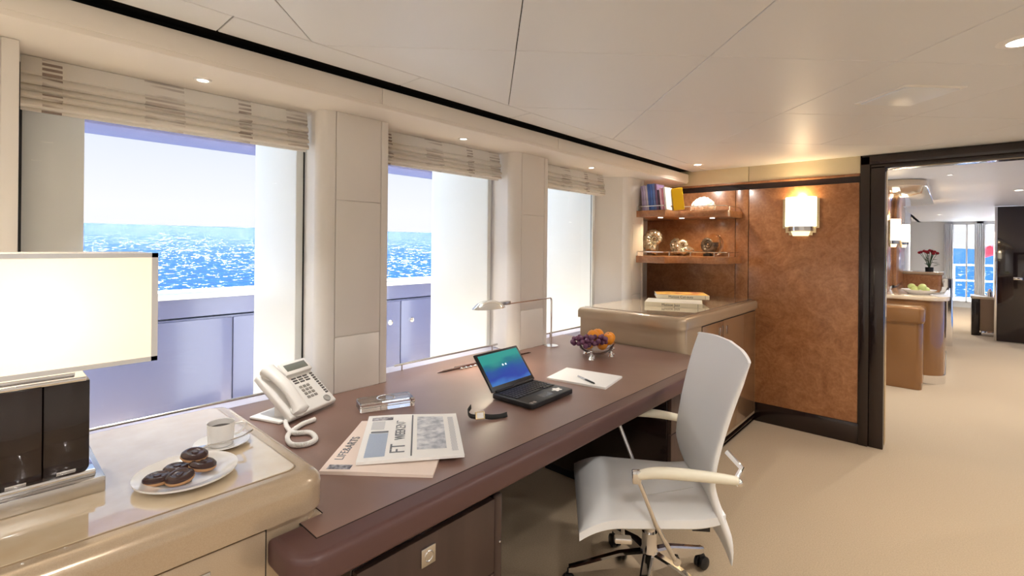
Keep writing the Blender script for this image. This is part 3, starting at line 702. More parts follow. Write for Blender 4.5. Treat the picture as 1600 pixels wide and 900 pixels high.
# ------------------------------------------------------------------ helpers for small things
def ribbon(pts, wv, thick, smooth=60):
    """flat strip along pts (list of Vector), width vector wv"""
    mb = MB(); n = len(pts) - 1
    def fn(u, v):
        i = min(int(u * n + 1e-6), n); return Vector(pts[i]) + Vector(wv) * (v - .5)
    return mb.grid(fn, n, 1)
def bez(p, n=24):
    """smooth curve through points (Catmull-Rom)"""
    p = [Vector(q) for q in p]; out = []
    for i in range(len(p) - 1):
        a, b_, c, d = p[max(i - 1, 0)], p[i], p[i + 1], p[min(i + 2, len(p) - 1)]
        for k in range(n):
            t_ = k / n; out.append(.5 * ((2 * b_) + (c - a) * t_ + (2 * a - 5 * b_ + 4 * c - d) * t_ ** 2 + (3 * b_ - a - 3 * c + d) * t_ ** 3))
    return out + [p[-1]]

# ------------------------------------------------------------------ things on the sideboard
tl = thing('table_lamp', 'large table lamp with glowing box shade and dark wood block base', 'lamp', (.66, -.02, ZSB))
def bxl(lo, hi, name, m_, bev=.002, par=None): return MB().box(lo, hi, bev).build(name, m_, par or tl)
bxl((-.13, -.225, 0), (.135, .20, .032), 'base_plate', 'satin', .003)
bxl((-.115, -.205, .032), (.118, .186, .046), 'base_step', 'chrome')
for i, (ya, yb, xo) in enumerate(((-.19, -.118, .092), (-.116, -.044, .102), (-.042, .03, .107), (.032, .104, .102), (.106, .178, .092))):
    bxl((-xo, ya, .046), (xo, yb, .232), 'wood_block', 'wenge', .0015)
    bxl((xo - .002, ya + .02, .046), (xo + .008, ya + .05, .051), 'foot_tab', 'chrome', .001)
bxl((-.10, -.185, .232), (.10, .172, .242), 'chrome_cap', 'chrome')
bxl((-.085, -.165, .242), (.085, .155, .25), 'chrome_step', 'chrome')
for ya in (.062, -.11): bxl((-.03, ya, .25), (.03, ya + .055, .275), 'neck', 'chrome')
M['shade'] = mat('lamp_shade_fabric', lin(248, 242, 230), .8, emit=(1, .90, .74), es=.30)
_t = M['shade'].node_tree; _tr = _t.nodes.new('ShaderNodeBsdfTranslucent'); _tr.inputs[0].default_value = lin(250, 244, 234); _mx = _t.nodes.new('ShaderNodeMixShader'); _mx.inputs[0].default_value = .4
_t.links.new(_t.nodes['Principled BSDF'].outputs[0], _mx.inputs[1]); _t.links.new(_tr.outputs[0], _mx.inputs[2]); _t.links.new(_mx.outputs[0], _t.nodes['Material Output'].inputs[0])
SZ0, SZ1, SXf, SY0, SY1 = .262, .497, .10, -.345, .288
sh_ = MB().box((-SXf, SY0, SZ0), (SXf, SY1, SZ1), .001).build('lamp_shade', 'shade', tl)
fr = MB()
for z_ in (SZ0 - .006, SZ1 - .004):
    fr.box((SXf - .004, SY0 - .006, z_), (SXf + .006, SY1 + .006, z_ + .010)).box((-SXf - .006, SY0 - .006, z_), (-SXf + .004, SY1 + .006, z_ + .010))
    fr.box((-SXf - .006, SY0 - .006, z_), (SXf + .006, SY0 + .004, z_ + .010)).box((-SXf - .006, SY1 - .004, z_), (SXf + .006, SY1 + .006, z_ + .010))
for sx_ in (-1, 1):
    for y_ in (SY0, SY1): fr.box((sx_ * SXf - .006, y_ - .006, SZ0 - .006), (sx_ * SXf + .006, y_ + .006, SZ1 + .006))
fr.build('shade_frame', 'chrome', tl)
pl_ = bpy.data.lights.new('bulb', 'POINT'); pl_.energy = 1.2; pl_.color = (1, .8, .55); pl_.shadow_soft_size = .08
po_ = bpy.data.objects.new('bulb', pl_); COL.objects.link(po_); po_.parent = tl; po_.location = (0, -.02, .58)
pl2 = bpy.data.lights.new('bulb_inside', 'POINT'); pl2.energy = .6; pl2.color = (1, .92, .78); pl2.shadow_soft_size = .05
po2 = bpy.data.objects.new('bulb_inside', pl2); COL.objects.link(po2); po2.parent = tl; po2.location = (0, .09, .37)

c = at(292, 741, ZSB + .008)
pt = thing('biscuit_plate', 'white china plate holding five chocolate biscuits', 'plate', (c.x, c.y, ZSB))
MB().lathe([(0, .003), (.055, .003), (.07, .010), (.098, .017), (.1, .0185), (.099, .014), (.072, .006), (.05, 0), (0, 0)], 48).build('plate', 'china', pt)
M['choc'] = mat('dark_chocolate', lin(62, 42, 40), .25, bump=(180, .25, .002)); M['biscuit'] = mat('biscuit', lin(190, 146, 104), .8)
bis = [((-.012, -.052, .010), 0, 0, 'chocolate biscuit at the left end of the plate'), ((.022, -.018, .014), 8, 40, 'chocolate biscuit front middle leaning on its neighbours'), ((-.03, -.012, .012), 4, 200, 'chocolate biscuit at the back of the plate'), ((.0, .030, .018), 10, 150, 'chocolate biscuit front right on the plate'), ((-.032, .022, .033), 10, 120, 'chocolate biscuit on top of the pile')]
for (dx, dy, dz), tilt, az_, lb in bis:
    q = thing('biscuit', lb, 'biscuit', (c.x + dx, c.y + dy, ZSB + dz - .004), R(az_), 'chocolate biscuits on the plate'); q.rotation_euler = (R(tilt), 0, R(az_))
    MB().lathe([(0, 0), (.026, 0), (.028, .003), (.027, .007), (0, .007)], 28).build('base', 'biscuit', q)
    MB().lathe([(0, .015), (.006, .0152), (.008, .013), (.014, .0135), (.017, .0152), (.022, .0145), (.027, .010), (.0275, .007), (0, .007)], 28).build('chocolate_top', 'choc', q)
c = at(347, 692, ZSB + .006)
sa = thing('saucer', 'small white saucer under the coffee cup', 'saucer', (c.x, c.y, ZSB))
MB().lathe([(0, .003), (.03, .003), (.05, .009), (.064, .0125), (.065, .011), (.05, .005), (.03, 0), (0, 0)], 40).build('dish', 'china', sa)
cu_ = thing('coffee_cup', 'white coffee cup with angular handle on the saucer', 'cup', (c.x - .004, c.y - .002, ZSB + .0035))
MB().lathe([(0, .003), (.026, .003), (.0305, .055), (.0315, .056), (.032, .0545), (.029, .0), (0, 0)], 36).build('bowl', 'china', cu_)
MB().tube(bez([(.012, .028, .048), (.02, .046, .050), (.023, .052, .046), (.019, .044, .028), (.012, .029, .02)], 6), .003, 8).build('handle', 'china', cu_)
MB().lathe([(0, .004), (.0255, .004), (.0295, .042), (0, .042)], 24).build('coffee', mat('coffee', (.02, .008, .004), .1), cu_)
sp = thing('teaspoon', 'steel teaspoon lying across the saucer behind the cup', 'spoon', (c.x, c.y, ZSB + .013))
MB().sphere((.022, -.052, .003), .012, (1, 1.3, .3)).build('bowl', 'chrome', sp)
MB().tube([(.020, -.04, .004), (.034, .0, .006), (.03, .04, .008), (.01, .07, .010)], [.002, .002, .002, .003], 8).build('handle', 'chrome', sp)

# ------------------------------------------------------------------ telephone
ph = thing('desk_phone', 'white corded office telephone on the desk beside the window', 'telephone', (.358, .84, ZT), math.atan2(-.364, -.931) + R(90) + R(90))
# local axes: +x towards the user's right, +y away from the user
ph.rotation_euler.z = math.atan2(.931, -.364)
TL = R(38)
tm = Matrix.Translation((0, .0, .012)) @ Matrix.Rotation(TL, 4, 'X')
def pbox(lo, hi, bev, name, m_, par=ph): return MB().box(lo, hi, bev).build(name, m_, par)
def tilt(mb): bmesh.ops.transform(mb.bm, matrix=tm, verts=mb.bm.verts); return mb
tilt(MB().box((-.115, 0, -.012), (.115, .215, .014), .006, 3)).build('body', 'white_plastic', ph)
MB().box((-.13, .03, 0), (.085, .175, .010), .004).build('foot', 'white_plastic', ph)
MB().box((-.09, .06, .008), (.07, .10, .07), .004).build('stand', 'white_plastic', ph)
tilt(MB().box((-.02, .165, .012), (.112, .225, .03), .004)).build('display_hood', 'white_plastic', ph)
tilt(MB().box((-.005, .180, .029), (.10, .212, .0312), .001)).build('display', mat('lcd_grey', lin(120, 124, 116), .2), ph)
kb = MB()
for r_ in range(4):
    for c_ in range(3): kb.box((.005 + c_ * .018, .05 + r_ * .017, .013), (.018 + c_ * .018, .061 + r_ * .017, .0175), .0015, 1)
tilt(kb).build('number_keys', mat('grey_keys', lin(150, 146, 140), .4), ph)
kb = MB()
for r_ in range(10): kb.box((.093, .045 + r_ * .0115, .013), (.106, .052 + r_ * .0115, .0168), .001, 1)
for r_ in range(3):
    for c_ in range(3): kb.box((.0 + c_ * .028, .126 + r_ * .011, .013), (.022 + c_ * .028, .133 + r_ * .011, .016), .001, 1)
tilt(kb).build('function_keys', mat('dark_keys', lin(96, 92, 90), .4), ph)
tilt(MB().lathe([(.0, .016), (.010, .016), (.011, .0185), (.014, .0185), (.0155, .013)], 24, c=(.078, .022, .0))).build('navigator', mat('navigator_grey', lin(170, 168, 164), .35), ph)
hs = []
for k in range(25):
    u = k / 24; hs.append((-.078, -.004 + .225 * u, .030 + .020 * math.sin(math.pi * u)))
rad = [.018 + .009 * (abs(2 * k / 24 - 1) ** 4) for k in range(25)]; rad[0] = rad[-1] = .014
hb = MB().tube(hs, rad, 14); bmesh.ops.scale(hb.bm, vec=(1.35, 1, 1), space=Matrix.Translation((.078, 0, 0)), verts=hb.bm.verts); 
tilt(hb).build('handset', 'white_plastic', ph, 60)
for y_ in (.018, .198): tilt(MB().lathe([(0, .006), (.022, .006), (.027, .022), (.02, .03), (0, .03)], 20, c=(-.078, y_, 0))).build('handset_cup', 'white_plastic', ph)
path = bez([at(x, y, ZT + .009) for x, y in ((492, 655), (470, 664), (450, 680), (455, 694), (478, 694), (493, 686), (484, 676), (458, 676), (447, 664), (448, 650))], 26)
coil = []; acc = 0
for i in range(len(path) - 1):
    d = path[i + 1] - path[i]; n_ = 5
    for k in range(n_):
        p_ = path[i] + d * (k / n_); acc += d.length / n_; a = acc / .0042 * 2 * math.pi; s_ = d.cross(upv).normalized()
        coil.append(p_ + (s_ * math.cos(a) + upv * math.sin(a)) * .0065)
o_ = MB().tube(coil, .0021, 5).build('coiled_cord', 'white_plastic', None, 80); o_.data.transform(Matrix.Translation(-ph.location)); o_.data.transform(Matrix.Rotation(-ph.rotation_euler.z, 4, 'Z')); o_.parent = ph

# ------------------------------------------------------------------ crystal block
cr = thing('crystal_block', 'clear rectangular crystal ashtray block with round hollow on desk', 'ashtray', (.475, 1.075, ZT), R(-20))
t_ = MB().box((-.045, -.105, 0), (.045, .105, .034), .004, 1)
t_.build('block', 'glass', cr, 0)
MB().lathe([(.030, .0345), (.034, .036), (.036, .0345)], 28).build('rim', 'chrome', cr)

# ------------------------------------------------------------------ newspapers
def paper(name, label, corners, thick, z0, material, wav):
    A, B, C_, D = [Vector((x, y, 0)) for x, y in corners]
    root = thing(name, label, 'newspaper', ((A.x + B.x + C_.x + D.x) / 4, (A.y + B.y + C_.y + D.y) / 4, z0))
    def top(u, v):
        p = (A * (1 - u) + B * u) * (1 - v) + (D * (1 - u) + C_ * u) * v
        return Vector((p.x, p.y, z0 + thick + wav * math.sin(u * 5 + v * 3) * math.sin(v * 4 + 1) * .6 + wav * .4))
    mb = MB(); n = 14
    t = bmesh.new(); g = [[t.verts.new(top(i / n, j / n)) for j in range(n + 1)] for i in range(n + 1)]; h = [[t.verts.new((q.co.x, q.co.y, z0)) for q in row] for row in g]
    for i in range(n):
        for j in range(n): t.faces.new((g[i][j], g[i + 1][j], g[i + 1][j + 1], g[i][j + 1])); t.faces.new((h[i][j], h[i][j + 1], h[i + 1][j + 1], h[i + 1][j]))
    ed = [(i, 0) for i in range(n)] + [(n, j) for j in range(n)] + [(i, n) for i in range(n, 0, -1)] + [(0, j) for j in range(n, 0, -1)]
    for k in range(len(ed)):
        a, b_ = ed[k], ed[(k + 1) % len(ed)]; t.faces.new((g[a[0]][a[1]], h[a[0]][a[1]], h[b_[0]][b_[1]], g[b_[0]][b_[1]]))
    mb._merge(t); mb.build('folded_sheets', material, root, 40, world=True)
    # printing matrix: text runs A->D, its top points towards A from B
    ex = (D - A).normalized(); ey = (A - B).normalized()
    def pm(u, v, dz=.0008):
        p = top(u, v); M4 = Matrix.Identity(4)
        for i in range(3): M4[i][0], M4[i][1], M4[i][2] = ex[i], ey[i], (0, 0, 1)[i]
        M4.translation = p + Vector((0, 0, dz)) - root.location; return M4
    def patch(name, u0, u1, v0, v1, m_):
        nn = 8
        t = MB(); t.grid(lambda a, b_: top(u0 + (u1 - u0) * a, v0 + (v1 - v0) * b_) + Vector((0, 0, .0006)), nn, nn); return t.build(name, m_, root, 80, world=True)
    return root, pm, patch
def ink_mat(name, scale, direction, c1, c2, kind='lines'):
    mt = bpy.data.materials.new(name); mt.use_nodes = True; t = mt.node_tree; b = t.nodes['Principled BSDF']; N = t.nodes.new; L = t.links.new
    tcn = N('ShaderNodeTexCoord'); mp = N('ShaderNodeMapping'); mp.inputs['Rotation'].default_value = (0, 0, direction); L(tcn.outputs['Object'], mp.inputs[0])
    if kind == 'lines':
        wv = N('ShaderNodeTexWave'); wv.inputs['Scale'].default_value = scale; wv.inputs['Distortion'].default_value = .4; L(mp.outputs[0], wv.inputs['Vector']); out = wv.outputs['Fac']
    else:
        wv = N('ShaderNodeTexNoise'); wv.inputs['Scale'].default_value = scale; wv.inputs['Detail'].default_value = 6; L(mp.outputs[0], wv.inputs['Vector']); out = wv.outputs['Fac']
    r = N('ShaderNodeValToRGB'); r.color_ramp.elements[0].position = .35; r.color_ramp.elements[1].position = .65; r.color_ramp.elements[0].color = c1; r.color_ramp.elements[1].color = c2
    L(out, r.inputs[0]); L(r.outputs[0], b.inputs['Base Color']); b.inputs['Roughness'].default_value = .9; return mt
M['cols'] = ink_mat('print_columns', 70, R(-40), lin(190, 194, 202), lin(236, 234, 232))
M['photo'] = ink_mat('print_photo', 38, 0, lin(168, 174, 186), lin(232, 234, 238), 'noise')
M['photo_dark'] = ink_mat('print_photo_dark', 60, 0, lin(90, 88, 96), lin(200, 198, 204), 'noise')
M['blue_col'] = ink_mat('print_blue_columns', 90, R(-40), lin(150, 168, 196), lin(196, 206, 222))
n1, pm, patch = paper('newspaper', 'folded salmon newspaper with LIFE&ARTS heading, the lower of two', ((.828, .632), (1.072, .836), (.81, 1.13), (.572, .914)), .008, ZT, 'salmon', .003)
text_mesh('heading', 'LIFE&ARTS', .036, 'ink', n1, pm(.095, .40))
patch('printed_picture', .05, .26, .03, .10, 'photo_dark')
n2_, pm, patch = paper('newspaper', 'folded newspaper with FT WEEKEND heading on top of another', ((.878, .715), (1.062, .962), (.778, 1.176), (.580, .938)), .007, ZT + .0135, 'paper', .003)
text_mesh('heading', 'FT', .064, 'ink', n2_, pm(.37, .2))
text_mesh('heading', 'WEEKEND', .046, 'ink', n2_, pm(.38, .62) @ Matrix.Diagonal((.8, 1, 1, 1)))
patch('side_strip', .89, .95, .1, .9, 'cols'); patch('blue_panel', .06, .25, .06, .55, 'blue_col'); patch('panel_bar', .07, .25, .56, .60, 'ink'); patch('side_columns', .06, .2, .64, .84, 'cols'); patch('small_photo', .05, .28, .86, .94, 'photo_dark')
patch('rule', .49, .505, .04, .97, 'ink'); patch('front_photo', .55, .84, .16, .92, 'photo')

# ------------------------------------------------------------------ laptop
lp = thing('laptop', 'small black laptop open on the desk with a blue green screen', 'laptop', (.818, 1.572, ZT), R(92))
# local: x along width (to the user's right), y away from the user
lw, ld = .287, .215
MB().prism(rrect(-lw / 2, -ld / 2, lw / 2, ld / 2, .012, 4), .004, .024, .004, 2).build('base', 'black', lp)
MB().box((-lw / 2 + .012, -.018, .0235), (lw / 2 - .012, ld / 2 - .022, .0245)).build('key_bed', 'black_soft', lp)
kb = MB()
for r_ in range(6):
    nk = 14 if r_ else 11
    for c_ in range(nk):
        x0 = -lw / 2 + .016 + c_ * (lw - .032) / nk
        if r_ == 0 and c_ not in (0, 1, 2, 8, 9, 10): 
            if c_ == 3: kb.box((x0, -.016, .0245), (x0 + .085, -.003, .0275), .001, 1)
            continue
        kb.box((x0, -.016 + r_ * .0172, .0245), (x0 + (lw - .032) / nk - .003, -.016 + r_ * .0172 + .0142, .0275), .001, 1)
kb.build('keyboard', mat('key_black', lin(40, 40, 44), .35), lp)
MB().box((-.04, -.085, .0238), (.03, -.045, .0245), .0005, 1).build('touchpad', mat('touchpad', lin(44, 46, 52), .2), lp)
stk = MB().prism([(.085 + .022 * math.cos(a) * (1 + .25 * math.sin(5 * a)), -.06 + .018 * math.sin(a) * (1 + .25 * math.sin(5 * a))) for a in [k * 2 * math.pi / 40 for k in range(40)]], .0238, .0245)
stk.build('sticker', 'white_plastic', lp, 0)
MB().box((-.135, -.098, .0238), (-.12, -.083, .0245)).box((-.115, -.098, .0238), (-.102, -.083, .0245)).build('badge', 'satin', lp, 0)
MB().tube([(-lw / 2 + .02, ld / 2 - .006, .026), (lw / 2 - .02, ld / 2 - .006, .026)], .007, 12).build('hinge', 'black', lp)
LA = R(39)     # lean back from vertical
lm = Matrix.Translation((0, ld / 2 - .006, .028)) @ Matrix.Rotation(-LA + 0, 4, 'X')
def lid(mb): bmesh.ops.transform(mb.bm, matrix=lm, verts=mb.bm.verts); return mb
ld_ = lid(MB().box((-lw / 2, 0, 0), (lw / 2, .010, .178), .004)).build('lid', 'black', lp)
def screen_mat():
    mt = bpy.data.materials.new('laptop_screen'); mt.use_nodes = True; t = mt.node_tree; b = t.nodes['Principled BSDF']; N = t.nodes.new; L = t.links.new
    tcn = N('ShaderNodeTexCoord'); s_ = N('ShaderNodeSeparateXYZ'); L(tcn.outputs['Generated'], s_.inputs[0])
    nz = N('ShaderNodeTexNoise'); nz.inputs['Scale'].default_value = 2.2; L(tcn.outputs['Generated'], nz.inputs['Vector'])
    m_ = N('ShaderNodeMath'); m_.operation = 'MULTIPLY_ADD'; m_.inputs[1].default_value = .5; L(nz.outputs['Fac'], m_.inputs[0]); L(s_.outputs['Z'], m_.inputs[2])
    r = N('ShaderNodeValToRGB'); L(m_.outputs[0], r.inputs[0]); E_ = r.color_ramp.elements
    E_[0].position = .25; E_[0].color = lin(60, 130, 215); E_[1].position = 1.2 if False else 1.0; E_[1].color = lin(40, 170, 160)
    for p_, c_ in ((.45, lin(26, 66, 180)), (.7, lin(18, 92, 176)), (.86, lin(10, 128, 150))): e = E_.new(p_); e.color = c_
    L(r.outputs[0], b.inputs['Emission Color']); b.inputs['Emission Strength'].default_value = .55; b.inputs['Base Color'].default_value = (.01, .01, .012, 1); b.inputs['Roughness'].default_value = .25; return mt
lid(MB().box((-lw / 2 + .014, -.0008, .022), (lw / 2 - .014, .001, .166))).build('screen', screen_mat(), lp, 0)
lid(MB().box((-.012, -.0012, .10), (-.004, -.0006, .108)).box((.008, -.0012, .10), (.016, -.0006, .108))).build('desktop_icons', mat('icon_white', (.8, .9, 1), .5, emit=(.8, .9, 1), es=.6), lp, 0)

# ------------------------------------------------------------------ wristwatch
wa = thing('wristwatch', 'wristwatch with black strap and gold case beside the laptop', 'watch', (.865, 1.225, ZT))
o1 = at(750, 656, ZT); o2 = at(793, 652, ZT); o3 = at(728, 652, ZT)
dirw = (o2 - o1).normalized(); nrm = Vector((-dirw.y, dirw.x, 0))
def wpt(s_, n_, z_): return o1 + dirw * s_ + nrm * n_ + Vector((0, 0, z_ + 0)) - wa.location
ln = (o2 - o1).length
pts = bez([wpt(.016, 0, .012), wpt(ln * .4, -.004, .008), wpt(ln * .75, 0, .006), wpt(ln, .006, .009)], 10)
ribbon(pts, nrm * .010 + Vector((0, 0, .015)), .003).build('strap', 'black_soft', wa, 60, solid=.003)
pts = bez([wpt(-.016, 0, .012), wpt(-.034, .012, .014), wpt(-.038, .035, .022), wpt(-.024, .05, .034)], 10)
ribbon(pts, nrm * .006 + Vector((0, 0, .015)), .003).build('strap', 'black_soft', wa, 60, solid=.003)
rm = Matrix.Rotation(math.atan2(dirw.y, dirw.x), 4, 'Z') @ Matrix.Rotation(R(62), 4, 'X')
tcase = MB().box((-.018, -.014, -.004), (.018, .014, .004), .003); bmesh.ops.transform(tcase.bm, matrix=Matrix.Translation(wpt(0, 0, .0155)) @ rm, verts=tcase.bm.verts); tcase.build('case', 'gold', wa)
tcase = MB().box((-.012, -.010, .0038), (.012, .010, .0048), .0005, 1); bmesh.ops.transform(tcase.bm, matrix=Matrix.Translation(wpt(0, 0, .0155)) @ rm, verts=tcase.bm.verts); tcase.build('dial', 'white_plastic', wa)

# ------------------------------------------------------------------ writing pad and pen
A, B, C_, D = [at(x, y, ZT + .010) for x, y in ((850, 587), (882, 575), (970, 586), (958, 609))]
ctr = (A + B + C_ + D) / 4; yaw_ = math.atan2((C_ - B).y + (D - A).y, (C_ - B).x + (D - A).x)
pdw = thing('writing_pad', 'blank white writing pad on the desk right of the laptop', 'notepad', (ctr.x, ctr.y, ZT), yaw_)
hw, hd = .148, .112
MB().box((-hw, -hd, 0), (hw, hd, .010), .001, 1).build('pages', 'paper', pdw, 0)
MB().box((-hw, -hd, -.0), (hw, hd, .0012)).build('backing', 'salmon', pdw, 0)
a_, b_ = at(903, 587, ZT + .016), at(930, 599, ZT + .016)
pn = thing('ballpoint_pen', 'silver and black ballpoint pen lying on the writing pad', 'pen', ((a_.x + b_.x) / 2, (a_.y + b_.y) / 2, ZT + .0145))
d_ = (b_ - a_).normalized() * .068; d_.z = 0
MB().tube([-d_, -d_ * .1], .0042, 10).build('barrel', 'satin', pn); MB().tube([-d_ * .1, d_ * .86, d_], [.0042, .004, .0012], 10).build('grip', 'black', pn)
MB().box((-.002, -.002, .003), (.002, .002, .006)).build('clip', 'chrome', pn)

# ------------------------------------------------------------------ slim dark object behind the laptop
a_, b_ = at(683, 583, ZT + .004), at(830, 551, ZT + .004); mid = (a_ + b_) / 2
op = thing('letter_opener', 'slim dark brown letter opener with silver trim behind the laptop', 'letter opener', (mid.x, mid.y, ZT))
ax = (b_ - a_); L0 = ax.length; ax.normalize(); sd_ = Vector((-ax.y, ax.x, 0))
M['rosewood'] = mat('dark_rosewood', lin(66, 34, 26), .25, coat=.4)
def ol(s_, n_, z_): return ax * (s_ - L0 / 2) + sd_ * n_ + Vector((0, 0, z_))
MB().tube([ol(0, 0, .004), ol(.04, 0, .006), ol(.18, .003, .007), ol(.30, .005, .007)], [.001, .005, .007, .008], 10).build('blade', 'rosewood', op)
MB().tube([ol(.12, .014, .007), ol(.36, .014, .007)], .006, 10).build('sheath', 'rosewood', op)
MB().tube([ol(.30, .005, .007), ol(L0 - .02, .004, .006), ol(L0, .004, .004)], [.007, .004, .0015], 10).build('tip', 'rosewood', op)
tr_ = MB()
for k in range(5): tr_.sphere(ol(.14 + .03 * k, -.016, .006), .007, (1.2, 1, .8), 10, 6)
tr_.tube([ol(.13, -.016, .005), ol(.27, -.016, .005)], .003, 8).build('silver_trim', 'chrome', op)

# ------------------------------------------------------------------ desk lamp
dl = thing('desk_lamp', 'slim chrome desk lamp with domed head reaching over the desk', 'lamp', (.25, 2.43, ZT))
MB().lathe([(0, 0), (.045, 0), (.045, .006), (.01, .012), (0, .012)], 28).build('base', 'chrome', dl)
MB().tube([(0, -.0, .01), (0, 0, .29), (0, -.004, .302), (.002, -.014, .307)], .0055, 10).build('stem', 'chrome', dl)
MB().tube([(.002, -.014, .307), (.085, -.50, .318)], .004, 8).build('arm', 'chrome', dl)
MB().box((.07, -.565, .315), (.10, -.49, .335), .003).build('joint', 'satin', dl)
hm = Matrix.Translation((.105, -.665, .312)) @ Matrix.Rotation(R(0), 4, 'X') @ Matrix.Diagonal((.75, 1.35, 1, 1))
M['lamp_head'] = mat('pale_chrome_head', (.86, .85, .8), .14, metal=.85)
MB().lathe([(0, .042), (.03, .039), (.055, .028), (.078, .004), (.08, 0), (.074, .002), (.05, .024), (0, .036)], 32, mtx=hm).build('head', 'lamp_head', dl, 60)
MB().lathe([(0, .004), (.072, .004), (.072, .001), (0, .001)], 28, mtx=hm).build('lens', mat('lamp_head_lens', (1, 1, .9), .4, emit=(1, .95, .78), es=2.5), dl)
area_lamp('bulb', (.105, -.665, .306), 1.2, .1, (1, .86, .62), dl)

# ------------------------------------------------------------------ fruit bowl
c = at(934, 556, ZT); bx_, by_ = c.x + .0, c.y - .02
fb = thing('fruit_bowl', 'glass fruit bowl on silver figured feet holding grapes and oranges', 'bowl', (bx_, by_, ZT))
MB().lathe([(0, .022), (.05, .026), (.09, .055), (.105, .085), (.108, .085), (.095, .05), (.055, .020), (0, .016)], 40).build('bowl', 'glass', fb, 60)
for k in range(3):
    a = R(-75 + 120 * k); ft = MB(); cx_, cy_ = .088 * math.cos(a), .088 * math.sin(a)
    ft.lathe([(0, 0), (.016, 0), (.012, .010), (.006, .02), (.009, .035), (.004, .055), (0, .056)], 12, c=(cx_, cy_, 0))
    for j in range(7):
        b2 = j * .9 + k; ft.sphere((cx_ + .015 * math.cos(b2), cy_ + .015 * math.sin(b2), .012 + .006 * j), .009, (1, 1, .8), 8, 6)
    ft.build('foot', 'chrome', fb, 50)
M['orange'] = mat('orange_peel', lin(242, 150, 24), .38, bump=(160, .35, .002)); M['grape'] = mat('grape_skin', lin(128, 80, 108), .25, vary=(30, lin(92, 54, 84), 2, (1, 1, 1)), coat=.2)
M['stalk'] = mat('fruit_stalk', lin(90, 100, 50), .7)
org = [(-.018, -.005, .122, 'orange at the top left of the fruit bowl'), (.020, .058, .118, 'orange at the top back of the fruit bowl'), (.070, -.002, .100, 'orange at the right front of the fruit bowl'), (.090, .066, .098, 'orange at the right back of the fruit bowl'), (-.0, .0, .055, 'lower orange seen through the glass bowl on the left'), (.05, -.02, .052, 'lower orange seen through the glass bowl on the right')]
ux, uy = rgt.x, rgt.y; vx, vy = fwd.x, fwd.y
for dx, dy, z_, lb in org[:4]:
    q = thing('orange', lb, 'orange', (bx_ + ux * dx + vx * dy, by_ + uy * dx + vy * dy, ZT + z_ - .034), random.random() * 6, 'oranges in the bowl')
    MB().sphere((0, 0, .034), .0345, (1, 1, .95), 24, 16).build('peel', 'orange', q, 80); MB().lathe([(0, .0), (.004, 0), (.003, .003), (0, .004)], 8, c=(0, 0, .066)).build('stem_end', 'stalk', q)
for dx, dy, z_, lb in ((-.045, .0, .060, org[4][3]), (.035, -.01, .060, org[5][3])):
    q = thing('orange', lb, 'orange', (bx_ + ux * dx + vx * dy, by_ + uy * dx + vy * dy, ZT + z_ - .034), 1, 'oranges in the bowl')
    MB().sphere((0, 0, .034), .030, (1, 1, .93), 24, 16).build('peel', 'orange', q, 80)
gp = []
for k in range(170):
    if len(gp) >= 46: break
    x_ = random.uniform(-.142, .052); y_ = random.uniform(-.085, -.01); z_ = random.uniform(.075, .125)
    if x_ < -.09: z_ = min(z_, .115) ; y_ = max(y_, -.06)
    if all((x_ - a) ** 2 + (y_ - b2) ** 2 + (z_ - c2) ** 2 > .0215 ** 2 for a, b2, c2 in gp) and (abs(x_) < .12 or z_ < .12): gp.append((x_, y_, z_))
gm = None
for x_, y_, z_ in gp:
    if gm is None:
        g_ = MB().sphere((0, 0, 0), .0148, (1, 1, 1.1), 14, 10).build('grape', 'grape', None, 80); gm = g_
    else: g_ = gm.copy(); COL.objects.link(g_)
    g_.location = (bx_ + ux * x_ + vx * y_, by_ + uy * x_ + vy * y_, ZT + z_); g_.rotation_euler = (random.random(), random.random(), 0)
    tag(g_, 'purple grape in the bunch at the left of the fruit bowl', 'grape', 'purple grapes in the bowl')

# ------------------------------------------------------------------ things on the shelves
bk = [((150, 138, 176), .018, .205), ((176, 166, 196), .020, .21), ((196, 188, 204), .016, .205), ((58, 88, 156), .022, .218), ((70, 104, 172), .022, .218), ((96, 116, 170), .018, .218), ((112, 84, 118), .018, .215), ((60, 44, 62), .016, .165), ((222, 170, 186), .018, .18), ((196, 120, 140), .014, .176), ((240, 226, 214), .016, .185)]
names_ = ['muted violet', 'pale lilac', 'pale grey', 'dark blue', 'mid blue', 'grey blue', 'plum', 'short black', 'pale pink', 'rose pink', 'cream']
x_ = .226
for i, (c_, th, h_) in enumerate(bk):
    q = thing('book', names_[i] + ' book standing in the row on the upper shelf', 'book', (x_, 3.685, SH[0] + .001), 0, 'books on the upper shelf'); q.rotation_euler = (0, R(-6), 0)
    mt = mat('cover_' + names_[i].replace(' ', '_'), lin(*c_), .5, vary=(70, tuple(min(1, v * 1.7 + .03) for v in lin(*c_)[:3]), 2, (1, 1, .25)))
    MB().box((0, 0, 0), (th - .001, .15, h_), .002, 1).build('cover', mt, q)
    MB().box((.002, .004, h_ - .004), (th - .003, .1515, h_ + .0004)).build('pages', 'paper', q, 0)
    x_ += th + .0012
q = thing('book', 'bright yellow book leaning at the right end of the upper shelf row', 'book', (x_ + .008, 3.80, SH[0] + .001), R(0), 'books on the upper shelf'); q.rotation_euler = (0, R(-7), R(32))
M['yellow'] = mat('yellow_cover', lin(244, 196, 20), .45); MB().box((0, 0, 0), (.085, .02, .18), .002, 1).build('cover', 'yellow', q); MB().box((.002, .003, .178), (.083, .017, .1805)).build('pages', 'paper', q, 0)

